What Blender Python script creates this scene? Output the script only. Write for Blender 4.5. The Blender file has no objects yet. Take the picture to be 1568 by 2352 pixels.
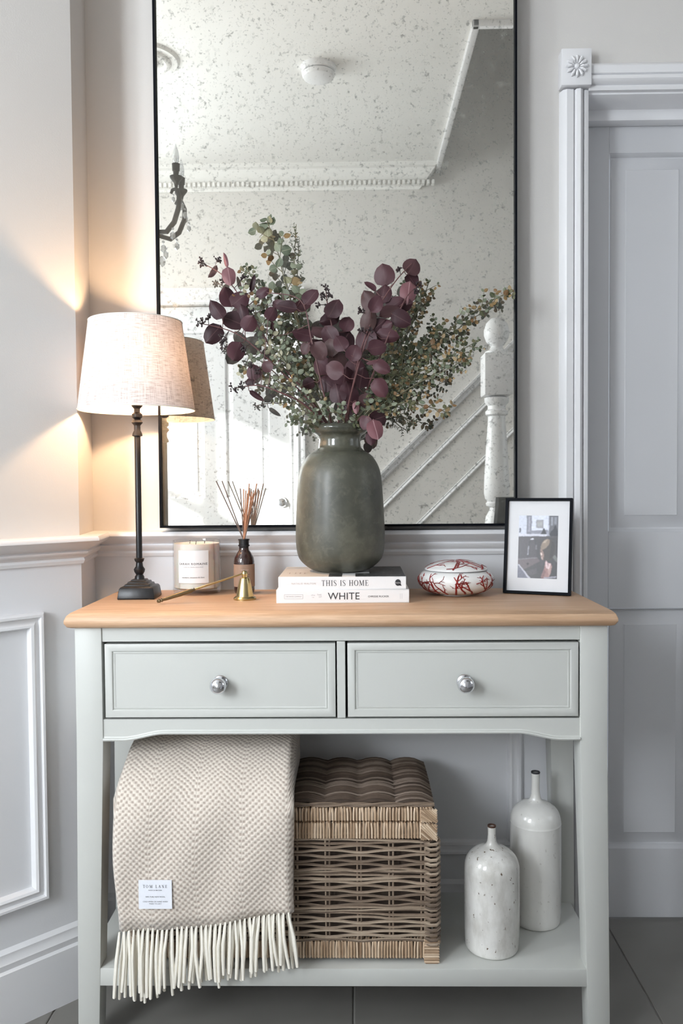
import bpy, bmesh, math, random
from mathutils import Vector, Matrix, noise
from math import sin, cos, pi, radians as rad
random.seed(7)
C = bpy.context.scene.collection
sc = bpy.context.scene

# ------------------------------------------------------------------ camera
cam = bpy.data.objects.new('camera', bpy.data.cameras.new('camera'))
C.objects.link(cam); sc.camera = cam
cam.data.sensor_fit = 'VERTICAL'; cam.data.sensor_height = 36.0
cam.data.lens = 1900.0 / 2352.0 * 36.0
cam.data.clip_start = 0.02
P, YAW, ROLL = rad(1.9), rad(0.93), 0.0075
fw = Vector((-sin(YAW) * cos(P), cos(YAW) * cos(P), -sin(P)))
r_ = fw.cross(Vector((0, 0, 1))).normalized(); u_ = r_.cross(fw)
R_ = r_ * cos(ROLL) - u_ * sin(ROLL); U_ = u_ * cos(ROLL) + r_ * sin(ROLL)
cam.matrix_world = Matrix.Translation((0, -1.85, 1.05)) @ Matrix((R_, U_, -fw)).transposed().to_4x4()

# ------------------------------------------------------------------ world, sun, lights, exposure
w = bpy.data.worlds.new('sky'); sc.world = w; w.use_nodes = True
bg = w.node_tree.nodes['Background']; bg.inputs[0].default_value = (.80, .88, 1, 1); bg.inputs[1].default_value = 1.0
sc.view_settings.view_transform = 'Standard'; sc.view_settings.look = 'None'
sc.view_settings.gamma = 1; sc.view_settings.exposure = 0.28
sc.cycles.use_denoising = True
sc.cycles.max_bounces = 14; sc.cycles.diffuse_bounces = 6; sc.cycles.glossy_bounces = 6
sc.cycles.transparent_max_bounces = 16; sc.cycles.sample_clamp_indirect = 6
sc.cycles.caustics_reflective = False; sc.cycles.caustics_refractive = False

def light(name, kind, loc, energy, color, aim=None, **kw):
    l = bpy.data.lights.new(name, kind); l.energy = energy; l.color = color
    for k, v in kw.items(): setattr(l, k, v)
    o = bpy.data.objects.new(name, l); C.objects.link(o); o.location = loc
    if aim: o.rotation_euler = (Vector(aim) - Vector(loc)).to_track_quat('-Z', 'Y').to_euler()
    return o
light('sun', 'SUN', (-4, 1, 4), 13.0, (1, .97, .93), aim=(-4 + 1.7, 1 - 1.2, 4 - .86), angle=rad(1.2))
light('window_daylight', 'AREA', (-1.68, -2.65, 1.75), 112, (.98, .985, 1), aim=(-1.68, 0, 1.60), shape='RECTANGLE', size=.95, size_y=1.15)
light('window_daylight', 'AREA', (-2.50, -1.30, 1.75), 66, (.98, .985, 1), aim=(0, -1.30, 1.55), shape='RECTANGLE', size=.9, size_y=1.15)
light('hall_fill', 'AREA', (2.50, -.95, 1.55), 4, (1, .98, .96), aim=(0, -.95, 1.5), shape='RECTANGLE', size=.8, size_y=1.3)  # weak fill lamp added on the right, out of view

# ------------------------------------------------------------------ material helpers
def N(nt, t, **kw):
    n = nt.nodes.new(t)
    for k, v in kw.items(): setattr(n, k, v)
    return n
def L(nt, a, b): nt.links.new(a, b)
def sock(nt, x, inp):
    if isinstance(x, (int, float)): inp.default_value = x
    else: L(nt, x, inp)
def M_(nt, op, a, b=0.0, c=None):
    n = N(nt, 'ShaderNodeMath', operation=op)
    sock(nt, a, n.inputs[0]); sock(nt, b, n.inputs[1])
    if c is not None: sock(nt, c, n.inputs[2])
    return n.outputs[0]
def ramp(nt, fac, stops):
    n = N(nt, 'ShaderNodeValToRGB'); L(nt, fac, n.inputs[0]); cr = n.color_ramp
    while len(cr.elements) < len(stops): cr.elements.new(.5)
    for e, (p, c) in zip(cr.elements, stops):
        e.position = p; e.color = (c, c, c, 1) if isinstance(c, (int, float)) else (*c, 1)
    return n.outputs[0]
def mix(nt, f, a, b):
    n = N(nt, 'ShaderNodeMix', data_type='RGBA'); sock(nt, f, n.inputs[0])
    for x, i in ((a, 6), (b, 7)):
        if isinstance(x, tuple): n.inputs[i].default_value = (*x[:3], 1)
        else: L(nt, x, n.inputs[i])
    return n.outputs[2]
def noise_t(nt, vec, scale, detail=3, rough=.5, dist=0):
    n = N(nt, 'ShaderNodeTexNoise'); n.inputs['Scale'].default_value = scale
    n.inputs['Detail'].default_value = detail; n.inputs['Roughness'].default_value = rough
    n.inputs['Distortion'].default_value = dist
    if vec is not None: L(nt, vec, n.inputs['Vector'])
    return n.outputs[0]
def coord(nt, kind='Object', scale=None):
    o = N(nt, 'ShaderNodeTexCoord').outputs[kind]
    if scale:
        m = N(nt, 'ShaderNodeMapping'); L(nt, o, m.inputs[0]); m.inputs['Scale'].default_value = scale; o = m.outputs[0]
    return o
def bump(nt, b, h, strength, dist=.001):
    n = N(nt, 'ShaderNodeBump'); n.inputs['Strength'].default_value = strength; n.inputs['Distance'].default_value = dist
    L(nt, h, n.inputs['Height']); L(nt, n.outputs[0], b.inputs['Normal'])
def base(name):
    m = bpy.data.materials.new(name); m.use_nodes = True
    nt = m.node_tree; return m, nt, nt.nodes['Principled BSDF']
def plain(name, col, rough=.5, var=.06, nscale=14, metal=0, bmp=.15, bscale=260, coat=0, **kw):
    m, nt, b = base(name)
    v = coord(nt)
    f = noise_t(nt, v, nscale, 4)
    c2 = tuple(x * (1 - var) for x in col); c1 = tuple(min(1, x * (1 + var * .5)) for x in col)
    L(nt, mix(nt, f, c1, c2), b.inputs['Base Color'])
    b.inputs['Roughness'].default_value = rough; b.inputs['Metallic'].default_value = metal
    if coat: b.inputs['Coat Weight'].default_value = coat; b.inputs['Coat Roughness'].default_value = .06
    if bmp: bump(nt, b, noise_t(nt, v, bscale, 2), bmp, .0006)
    for k, x in kw.items(): b.inputs[k].default_value = x
    return m

M = {}
M['wall'] = plain('wall_paint', (.64, .622, .60), .75, .03, 3, bmp=.25, bscale=420)
M['wain'] = plain('panelling_paint', (.73, .735, .755), .5, .02, 3, bmp=.12, bscale=300)
M['trim'] = plain('gloss_trim_paint', (.77, .77, .785), .32, .02, 5, bmp=.1, bscale=240)
M['door'] = plain('door_paint', (.63, .635, .655), .38, .03, 4, bmp=.15, bscale=200)
M['ceil'] = plain('ceiling_paint', (.80, .79, .77), .85, .02, 3, bmp=.1)
M['table'] = plain('grey_green_paint', (.56, .568, .54), .42, .03, 8, bmp=.12, bscale=160)
M['black'] = plain('black_metal', (.004, .005, .008), .5, .3, 30, bmp=.2, bscale=120)
M['black'].node_tree.nodes['Principled BSDF'].inputs['Specular IOR Level'].default_value = .06
M['lampmetal'] = plain('bronzed_black_metal', (.012, .012, .014), .36, .4, 60, metal=.2, bmp=.3, bscale=150)
M['chrome'] = plain('polished_chrome', (.75, .76, .8), .07, .02, 10, metal=1, bmp=0)
M['brass'] = plain('aged_brass', (.56, .46, .24), .24, .25, 40, metal=1, bmp=.1)
M['darkwood'] = plain('dark_brass_handle', (.20, .15, .08), .4, .4, 80, metal=.7, bmp=.2)
M['paper'] = plain('white_paper', (.80, .79, .79), .55, .02, 20, bmp=.05)
M['pages'] = plain('page_block', (.72, .69, .62), .8, .08, 400, bmp=.3, bscale=900)
M['cover'] = plain('book_cover', (.74, .66, .58), .4, .04, 20, bmp=0)
M['ink'] = plain('dark_ink', (.03, .03, .035), .6, .1, 20, bmp=0)
M['greyink'] = plain('grey_ink', (.32, .32, .34), .6, .1, 20, bmp=0)
M['paleink'] = plain('pale_gold_ink', (.52, .42, .36), .6, .1, 20, bmp=0)
M['craft'] = plain('brown_label_paper', (.30, .20, .145), .7, .12, 200, bmp=.1)
M['reed'] = plain('rattan_reed', (.42, .20, .11), .6, .2, 90, bmp=.2)
M['reedgrey'] = plain('grey_reed', (.16, .11, .09), .6, .2, 90, bmp=.2)
M['brownplastic'] = plain('black_bottle_neck', (.012, .012, .014), .2, .1, 20, bmp=0)
M['rosette'] = M['trim']
M['tile'] = plain('grey_floor_tile', (.215, .205, .19), .42, .22, 5, bmp=.25, bscale=60)
M['grout'] = plain('grout', (.36, .35, .33), .9, .1, 60)
M['mat'] = plain('white_mount_board', (.74, .74, .76), .8, .02, 50, bmp=.05)
M['fringe'] = plain('cream_wool_fringe', (.90, .86, .77), .9, .08, 80, bmp=.5, bscale=900)
M['labelcloth'] = plain('white_woven_label', (.80, .82, .88), .8, .03, 300, bmp=.2, bscale=1500)
M['carpet'] = plain('stair_carpet', (.30, .29, .28), .95, .15, 150, bmp=.5, bscale=500)

def mat_oak():
    m, nt, b = base('pale_oak')
    v = coord(nt, 'Object', (2.2, 34, 34)); v2 = coord(nt, 'Object', (9, 260, 260)); v3 = coord(nt, 'Object', (1.2, 5, 5))
    a = noise_t(nt, v, 1.6, 5, .6, 1.2); g = noise_t(nt, v2, 1, 3, .7); big = noise_t(nt, v3, 1.5, 2)
    c = ramp(nt, a, [(.25, (.48, .275, .155)), (.5, (.63, .40, .25)), (.78, (.74, .52, .36))])
    c = mix(nt, ramp(nt, g, [(.42, .45), (.62, 0)]), c, (.40, .235, .13))
    c = mix(nt, ramp(nt, big, [(.35, 0), (.7, .4)]), c, (.60, .42, .28))
    L(nt, c, b.inputs['Base Color']); b.inputs['Roughness'].default_value = .5
    bump(nt, b, g, .25, .0006); return m
M['oak'] = mat_oak()

def mat_mirror():
    m, nt, b = base('antique_mirror')
    v = coord(nt)
    big = noise_t(nt, v, 3.2, 4, .6)
    def specks(scale, lo, hi, thr):
        d = noise_t(nt, v, scale, 2, .5); dens = noise_t(nt, v, scale * .22, 2)
        s = M_(nt, 'ADD', d, M_(nt, 'MULTIPLY', M_(nt, 'SUBTRACT', dens, .5), .22))
        return ramp(nt, s, [(thr, 0), (thr + .15, 1)])
    s = M_(nt, 'MAXIMUM', specks(105, 0, 0, .61), M_(nt, 'MULTIPLY', specks(170, 0, 0, .60), .75))
    s2 = specks(48, 0, 0, .62)
    haze = ramp(nt, big, [(.3, .05), (.7, .15)])
    met = N(nt, 'ShaderNodeBsdfGlossy'); met.inputs['Roughness'].default_value = .012
    met.inputs['Color'].default_value = (.935, .93, .875, 1)
    dif = N(nt, 'ShaderNodeBsdfDiffuse')
    L(nt, mix(nt, s2, (.66, .65, .58), (.46, .46, .41)), dif.inputs['Color'])
    dk = N(nt, 'ShaderNodeBsdfDiffuse'); dk.inputs['Color'].default_value = (.16, .16, .145, 1)
    f1 = M_(nt, 'ADD', haze, M_(nt, 'MULTIPLY', s2, .22))
    m1 = N(nt, 'ShaderNodeMixShader'); L(nt, f1, m1.inputs[0]); L(nt, met.outputs[0], m1.inputs[1]); L(nt, dif.outputs[0], m1.inputs[2])
    m2 = N(nt, 'ShaderNodeMixShader'); L(nt, M_(nt, 'MULTIPLY', s, .58), m2.inputs[0]); L(nt, m1.outputs[0], m2.inputs[1]); L(nt, dk.outputs[0], m2.inputs[2])
    L(nt, m2.outputs[0], nt.nodes['Material Output'].inputs[0]); return m
M['mirror'] = mat_mirror()

def mat_vase():
    m, nt, b = base('mottled_green_glass')
    v = coord(nt)
    a = noise_t(nt, v, 9, 5, .6); g = noise_t(nt, v, 55, 4, .7, .6)
    c = ramp(nt, a, [(.3, (.036, .038, .029)), (.5, (.073, .073, .055)), (.72, (.145, .139, .102))])
    c = mix(nt, ramp(nt, g, [(.50, 0), (.75, .42)]), c, (.17, .165, .125))
    L(nt, c, b.inputs['Base Color'])
    z = N(nt, 'ShaderNodeSeparateXYZ'); L(nt, v, z.inputs[0])
    r = ramp(nt, M_(nt, 'MULTIPLY', z.outputs[2], 3.4), [(.78, .52), (.86, .12)])
    L(nt, r, b.inputs['Roughness']); b.inputs['Coat Weight'].default_value = .25; b.inputs['Coat Roughness'].default_value = .25
    bump(nt, b, g, .3, .0008); return m
M['vase'] = mat_vase()

def mat_ceramic(name, amount):
    m, nt, b = base(name)
    v = coord(nt, 'Object', (1, 1, .45)); a = noise_t(nt, v, 28, 5, .6); s = noise_t(nt, coord(nt, 'Object', (1, 1, .6)), 130, 3, .6)
    c = mix(nt, ramp(nt, a, [(.42, 0), (.75, amount)]), (.74, .73, .70), (.36, .34, .30))
    c = mix(nt, ramp(nt, s, [(.66, 0), (.70, amount * 1.6)]), c, (.12, .08, .05))
    L(nt, c, b.inputs['Base Color']); b.inputs['Roughness'].default_value = .16
    b.inputs['Coat Weight'].default_value = .5; bump(nt, b, a, .35, .0012); return m
M['ceramicA'] = mat_ceramic('speckled_white_glaze', .75); M['ceramicB'] = mat_ceramic('milky_white_glaze', .16)
M['rust'] = plain('rusty_brown_rim', (.07, .03, .018), .5, .4, 200, bmp=.2)
M['dish'] = plain('white_porcelain', (.78, .77, .75), .14, .02, 20, bmp=0, coat=.5)
M['coral'] = plain('red_coral_paint', (.29, .020, .018), .3, .5, 60, bmp=0)

def mat_shade():
    m, nt, b = base('linen_shade')
    uv = N(nt, 'ShaderNodeUVMap').outputs[0]
    def thread(sx, sy):
        mp = N(nt, 'ShaderNodeMapping'); L(nt, uv, mp.inputs[0]); mp.inputs['Scale'].default_value = (sx, sy, 1)
        return noise_t(nt, mp.outputs[0], 1, 3, .65)
    t = M_(nt, 'ADD', thread(210, 3.5), thread(8, 95))
    c = ramp(nt, M_(nt, 'MULTIPLY', t, .5), [(.41, (.42, .38, .38)), (.49, (.70, .66, .66)), (.58, (.82, .79, .79))])
    d = N(nt, 'ShaderNodeBsdfDiffuse'); tr = N(nt, 'ShaderNodeBsdfTranslucent')
    L(nt, c, d.inputs[0]); L(nt, mix(nt, .4, c, (.85, .68, .62)), tr.inputs[0])
    bn = N(nt, 'ShaderNodeBump'); bn.inputs['Strength'].default_value = .35; bn.inputs['Distance'].default_value = .0008
    L(nt, t, bn.inputs['Height']); L(nt, bn.outputs[0], d.inputs['Normal'])
    mx = N(nt, 'ShaderNodeMixShader'); mx.inputs[0].default_value = .055
    L(nt, d.outputs[0], mx.inputs[1]); L(nt, tr.outputs[0], mx.inputs[2])
    L(nt, mx.outputs[0], nt.nodes['Material Output'].inputs[0]); return m
M['shade'] = mat_shade()
M['shadein'] = plain('shade_lining', (.88, .84, .78), .7, .02, 20, bmp=0)
def emis(name, col, s):
    m, nt, b = base(name); b.inputs['Emission Color'].default_value = (*col, 1); b.inputs['Emission Strength'].default_value = s
    b.inputs['Base Color'].default_value = (*col, 1); return m
def mat_bulb():
    m, nt, b = base('lit_bulb'); t = N(nt, 'ShaderNodeBsdfTransparent'); e = N(nt, 'ShaderNodeEmission')
    e.inputs[0].default_value = (1, .78, .5, 1); e.inputs[1].default_value = 4; a = N(nt, 'ShaderNodeAddShader')
    L(nt, t.outputs[0], a.inputs[0]); L(nt, e.outputs[0], a.inputs[1]); L(nt, a.outputs[0], nt.nodes['Material Output'].inputs[0]); return m
M['bulb'] = mat_bulb()

def mat_glass(name, tint=(.95, .98, 1), gl=.12, diff=0):
    m, nt, b = base(name)
    t = N(nt, 'ShaderNodeBsdfTransparent'); t.inputs[0].default_value = (*tint, 1)
    g = N(nt, 'ShaderNodeBsdfGlossy'); g.inputs['Roughness'].default_value = .03
    fr = N(nt, 'ShaderNodeLayerWeight'); fr.inputs[0].default_value = .25
    mx = N(nt, 'ShaderNodeMixShader'); L(nt, M_(nt, 'MINIMUM', M_(nt, 'ADD', M_(nt, 'MULTIPLY', fr.outputs[0], .28), gl), 1), mx.inputs[0])
    L(nt, t.outputs[0], mx.inputs[1]); L(nt, g.outputs[0], mx.inputs[2])
    L(nt, mx.outputs[0], nt.nodes['Material Output'].inputs[0]); return m
M['pane'] = mat_glass('window_glass', gl=.04)
M['jar'] = mat_glass('clear_jar_glass', (.99, .99, .99), .035)
M['crystal'] = mat_glass('cut_crystal', (.82, .84, .86), .45)
M['wax'] = plain('cream_wax', (.86, .81, .74), .6, .02, 10, bmp=0)
M['wax'].node_tree.nodes['Principled BSDF'].inputs['Subsurface Weight'].default_value = .25
M['amber'] = plain('amber_glass', (.030, .012, .010), .07, .2, 10, bmp=0, coat=1)

def mat_rattan(name, cols):
    m, nt, b = base(name)
    oi = N(nt, 'ShaderNodeObjectInfo'); v = coord(nt)
    rnd = oi.outputs['Random']
    geo = N(nt, 'ShaderNodeNewGeometry')
    f = M_(nt, 'FRACT', M_(nt, 'ADD', rnd, M_(nt, 'MULTIPLY', geo.outputs['Random Per Island'], 1.0)))
    n = noise_t(nt, v, 38, 4, .7)
    k = M_(nt, 'ADD', M_(nt, 'MULTIPLY', f, .6), M_(nt, 'MULTIPLY', n, .4))
    L(nt, ramp(nt, k, [(.15, cols[0]), (.5, cols[1]), (.85, cols[2])]), b.inputs['Base Color'])
    b.inputs['Roughness'].default_value = .5; bump(nt, b, noise_t(nt, v, 300, 3), .4, .0008); return m
M['rattan'] = mat_rattan('weathered_rattan', [(.085, .060, .044), (.23, .168, .120), (.42, .335, .25)])
M['rattanlid'] = mat_rattan('dark_rattan', [(.045, .031, .023), (.115, .080, .059), (.26, .205, .165)])
M['rattanband'] = mat_rattan('pale_rattan_binding', [(.24, .15, .09), (.50, .36, .24), (.70, .56, .42)])

def mat_throw():
    m, nt, b = base('herringbone_wool')
    uv = N(nt, 'ShaderNodeUVMap').outputs[0]
    s = N(nt, 'ShaderNodeSeparateXYZ'); L(nt, uv, s.inputs[0])
    wob = M_(nt, 'MULTIPLY', M_(nt, 'SUBTRACT', noise_t(nt, uv, 30, 2), .5), .006)
    x = M_(nt, 'ADD', s.outputs[0], wob); y = M_(nt, 'ADD', s.outputs[1], wob)
    pp = M_(nt, 'PINGPONG', x, .0415)
    d = M_(nt, 'ADD', M_(nt, 'MULTIPLY', y, 1 / .0112), M_(nt, 'MULTIPLY', pp, 1 / .0118))
    e = M_(nt, 'SUBTRACT', M_(nt, 'MULTIPLY', y, 1 / .0112), M_(nt, 'MULTIPLY', pp, 1 / .0104))
    w1 = M_(nt, 'SINE', M_(nt, 'MULTIPLY', d, 2 * pi)); w2 = M_(nt, 'SINE', M_(nt, 'MULTIPLY', e, 2 * pi))
    h = M_(nt, 'ADD', M_(nt, 'MULTIPLY', w1, .5), M_(nt, 'MULTIPLY', w2, .38))
    h = M_(nt, 'ADD', M_(nt, 'MULTIPLY', h, .5), .5)
    fz = noise_t(nt, uv, 900, 3)
    c = ramp(nt, h, [(.12, (.38, .31, .26)), (.36, (.52, .44, .38)), (.58, (.72, .65, .57))])
    c = mix(nt, M_(nt, 'MULTIPLY', fz, .25), c, (.66, .59, .52))
    L(nt, c, b.inputs['Base Color']); b.inputs['Roughness'].default_value = .95
    b.inputs['Sheen Weight'].default_value = .35; b.inputs['Sheen Roughness'].default_value = .5
    bump(nt, b, M_(nt, 'ADD', h, M_(nt, 'MULTIPLY', fz, .4)), .7, .0022); return m
M['throw'] = mat_throw()

def mat_leaf(name, stops, rib, ribw=.03, rough=.5):
    m, nt, b = base(name)
    oi = N(nt, 'ShaderNodeObjectInfo'); g = coord(nt, 'Generated')
    s = N(nt, 'ShaderNodeSeparateXYZ'); L(nt, g, s.inputs[0])
    n = noise_t(nt, coord(nt), 60, 3)
    k = M_(nt, 'ADD', M_(nt, 'MULTIPLY', oi.outputs['Random'], .8), M_(nt, 'MULTIPLY', n, .25))
    c = ramp(nt, k, stops)
    d = M_(nt, 'ABSOLUTE', M_(nt, 'SUBTRACT', s.outputs[0], .5))
    c = mix(nt, ramp(nt, d, [(ribw * .5, .8), (ribw, 0)]), c, rib)
    L(nt, c, b.inputs['Base Color']); b.inputs['Roughness'].default_value = rough
    b.inputs['Specular IOR Level'].default_value = .3
    return m
M['leafb'] = mat_leaf('burgundy_leaf', [(.05, (.030, .013, .016)), (.4, (.052, .019, .025)), (.7, (.080, .032, .040)), (1, (.070, .042, .036))], (.09, .045, .048))
M['leafp'] = mat_leaf('pink_leaf_underside', [(.1, (.17, .070, .080)), (.9, (.22, .105, .115))], (.42, .26, .27))
M['leafg'] = mat_leaf('grey_green_leaf', [(.05, (.075, .095, .060)), (.5, (.16, .185, .130)), (1, (.28, .30, .215))], (.3, .32, .22))
M['leafd'] = mat_leaf('olive_leaf', [(.05, (.030, .042, .026)), (.5, (.065, .075, .040)), (1, (.12, .11, .055))], (.2, .19, .1))
M['leafy'] = mat_leaf('amber_tip_leaf', [(.05, (.15, .075, .035)), (.5, (.24, .155, .065)), (1, (.36, .28, .17))], (.3, .22, .12))
M['leafc'] = mat_leaf('cream_edged_leaf', [(.05, (.22, .22, .13)), (.5, (.34, .33, .22)), (1, (.46, .42, .31))], (.45, .42, .3))
M['stemb'] = plain('burgundy_stem', (.13, .055, .055), .6, .3, 90, bmp=.1)
M['stemg'] = plain('green_stem', (.14, .13, .075), .6, .3, 90, bmp=.1)
M['berry'] = plain('dark_seed_pods', (.035, .020, .022), .6, .3, 90, bmp=.1)
def mat_vc(name):
    m, nt, b = base(name); a = N(nt, 'ShaderNodeVertexColor'); a.layer_name = 'print'
    L(nt, a.outputs[0], b.inputs['Base Color']); b.inputs['Roughness'].default_value = .35; return m
M['print'] = mat_vc('printed_picture')
def mat_bookphoto():
    m, nt, b = base('dark_cover_photograph')
    n = noise_t(nt, coord(nt), 60, 5, .7, 1.5)
    L(nt, ramp(nt, n, [(.35, (.015, .016, .018)), (.55, (.06, .06, .062)), (.68, (.30, .29, .28))]), b.inputs['Base Color'])
    b.inputs['Roughness'].default_value = .3; return m
M['bookphoto'] = mat_bookphoto()

# ------------------------------------------------------------------ mesh helpers
class MB:
    def __init__(s): s.v = []; s.f = []; s.uv = None
    def add(s, v, f):
        n = len(s.v); s.v += [tuple(p) for p in v]; s.f += [tuple(i + n for i in q) for q in f]; return s
    def box(s, x0, x1, y0, y1, z0, z1):
        return s.add([(x0, y0, z0), (x1, y0, z0), (x1, y1, z0), (x0, y1, z0), (x0, y0, z1), (x1, y0, z1), (x1, y1, z1), (x0, y1, z1)],
                     [(0, 3, 2, 1), (4, 5, 6, 7), (0, 1, 5, 4), (1, 2, 6, 5), (2, 3, 7, 6), (3, 0, 4, 7)])
    def hexa(s, bot, top):
        return s.add(list(bot) + list(top), [(0, 3, 2, 1), (4, 5, 6, 7), (0, 1, 5, 4), (1, 2, 6, 5), (2, 3, 7, 6), (3, 0, 4, 7)])
    def lathe(s, prof, n=48, c=(0, 0, 0), sq=None):
        v = []; f = []
        for r, z in prof:
            for i in range(n):
                a = 2 * pi * i / n; v.append((c[0] + r * cos(a), c[1] + r * sin(a), c[2] + z))
        m = len(prof)
        for j in range(m - 1):
            for i in range(n):
                f.append((j * n + i, j * n + (i + 1) % n, (j + 1) * n + (i + 1) % n, (j + 1) * n + i))
        f.append(tuple(range(n - 1, -1, -1))); f.append(tuple((m - 1) * n + i for i in range(n)))
        return s.add(v, f)
    def sqlathe(s, prof, c=(0, 0, 0)):
        v = []; f = []
        for r, z in prof:
            for a, b in ((-1, -1), (1, -1), (1, 1), (-1, 1)): v.append((c[0] + a * r, c[1] + b * r, c[2] + z))
        m = len(prof)
        for j in range(m - 1):
            for i in range(4): f.append((j * 4 + i, j * 4 + (i + 1) % 4, (j + 1) * 4 + (i + 1) % 4, (j + 1) * 4 + i))
        f.append((3, 2, 1, 0)); f.append(tuple((m - 1) * 4 + i for i in range(4))); return s.add(v, f)
    def tube(s, pts, r, n=6, closed=False, cap=True, flat=1.0):
        pts = [Vector(p) for p in pts]; m = len(pts); v = []; f = []
        rr = r if isinstance(r, (list, tuple)) else [r] * m
        t0 = (pts[1] - pts[0]).normalized(); up = Vector((0, 0, 1)) if abs(t0.z) < .9 else Vector((1, 0, 0))
        nr = (up - t0 * up.dot(t0)).normalized()
        for i, p in enumerate(pts):
            a = pts[i - 1] if (i > 0 or closed) else p; b = pts[(i + 1) % m] if (i < m - 1 or closed) else p
            t = (b - a).normalized(); nr = (nr - t * nr.dot(t)).normalized(); bn = t.cross(nr)
            for k in range(n):
                q = 2 * pi * k / n; v.append(p + (nr * cos(q) * flat + bn * sin(q)) * rr[i])
        for i in range(m if closed else m - 1):
            for k in range(n):
                i2 = (i + 1) % m; f.append((i * n + k, i * n + (k + 1) % n, i2 * n + (k + 1) % n, i2 * n + k))
        if cap and not closed:
            f.append(tuple(range(n - 1, -1, -1))); f.append(tuple((m - 1) * n + k for k in range(n)))
        return s.add(v, f)
    def ball(s, c, r, n=8, m=5, sz=1):
        prof = [(max(1e-4, r * sin(pi * j / m)), -r * sz * cos(pi * j / m)) for j in range(m + 1)]
        return s.lathe(prof, n, c)
    def sweep(s, prof, path, side=1, closed=False):
        """profile (d, z) swept along a plan path; d is measured off the wall to the left*side of travel"""
        n = len(path); P2 = [Vector((p[0], p[1])) for p in path]; rows = []
        for i in range(n):
            d1 = (P2[i] - P2[i - 1]).normalized() if (i > 0 or closed) else None
            d2 = (P2[(i + 1) % n] - P2[i]).normalized() if (i < n - 1 or closed) else None
            d1 = d1 or d2; d2 = d2 or d1
            n1 = Vector((-d1.y, d1.x)) * side; n2 = Vector((-d2.y, d2.x)) * side
            mv = (n1 + n2); mv = mv / (1 + n1.dot(n2))
            rows.append([(P2[i].x + mv.x * d, P2[i].y + mv.y * d, z) for d, z in prof])
        k = len(prof); v = [p for r in rows for p in r]; f = []
        for i in range(n if closed else n - 1):
            j = (i + 1) % n
            for q in range(k): f.append((i * k + q, i * k + (q + 1) % k, j * k + (q + 1) % k, j * k + q))
        if not closed: f.append(tuple(range(k))); f.append(tuple((n - 1) * k + q for q in range(k - 1, -1, -1)))
        return s.add(v, f)
    def picture_frame(s, o, ux, uy, n, w, h, prof):
        """mitred moulding round a rectangle: prof is (inset, raise)"""
        o, ux, uy, n = map(Vector, (o, ux, uy, n)); v = []; f = []; k = len(prof)
        for cx, cy, sx, sy in ((0, 0, 1, 1), (w, 0, -1, 1), (w, h, -1, -1), (0, h, 1, -1)):
            for a, d in prof: v.append(o + ux * (cx + sx * a) + uy * (cy + sy * a) + n * d)
        for c in range(4):
            c2 = (c + 1) % 4
            for q in range(k): f.append((c * k + q, c * k + (q + 1) % k, c2 * k + (q + 1) % k, c2 * k + q))
        return s.add(v, f)
    def extrude(s, poly, a, b, axis='y'):
        """poly in the plane across axis, extruded from a to b"""
        def P3(p, t): return (p[0], t, p[1]) if axis == 'y' else ((t, p[0], p[1]) if axis == 'x' else (p[0], p[1], t))
        n = len(poly); v = [P3(p, a) for p in poly] + [P3(p, b) for p in poly]
        f = [tuple(range(n)), tuple(range(2 * n - 1, n - 1, -1))] + [(i, i + n, (i + 1) % n + n, (i + 1) % n) for i in range(n)]
        return s.add(v, f)
    def mesh(s, name, smooth=True, bevel=0, seg=2, ang=35):
        me = bpy.data.meshes.new(name); me.from_pydata(s.v, [], s.f)
        bm = bmesh.new(); bm.from_mesh(me); bmesh.ops.recalc_face_normals(bm, faces=bm.faces)
        if bevel:
            es = [e for e in bm.edges if len(e.link_faces) == 2 and e.calc_face_angle(0) > rad(ang)]
            bmesh.ops.bevel(bm, geom=es, offset=bevel, segments=seg, profile=.5, affect='EDGES', clamp_overlap=True)
        for e in bm.edges:
            if len(e.link_faces) == 2 and e.calc_face_angle(0) > rad(38): e.smooth = False
        for fc in bm.faces: fc.smooth = smooth
        bm.to_mesh(me); bm.free(); return me

def empty(name, loc, rz=0, label=None, cat=None, group=None, kind=None):
    o = bpy.data.objects.new(name, None); C.objects.link(o); o.location = loc; o.rotation_euler = (0, 0, rz)
    o.empty_display_size = .02; tag(o, label, cat, group, kind); return o
def tag(o, label=None, cat=None, group=None, kind=None):
    if label: o['label'] = label
    if cat: o['category'] = cat
    if group: o['group'] = group
    if kind: o['kind'] = kind
    return o
def obj(name, mb, mat, parent=None, world=False, **kw):
    """world=True: mesh is in world coordinates, parent is an unrotated Empty"""
    me = mb if isinstance(mb, bpy.types.Mesh) else mb.mesh(name, **kw)
    if mat is not None and not me.materials: me.materials.append(mat)
    o = bpy.data.objects.new(name, me); C.objects.link(o)
    if parent is not None:
        o.parent = parent
        if world:
            t = Vector(parent.location); q = parent.parent
            while q is not None: t += Vector(q.location); q = q.parent
            o.location = -t
    return o
def struct(name, mb, mat, **kw): return tag(obj(name, mb, mat, **kw), kind='structure')

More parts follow.
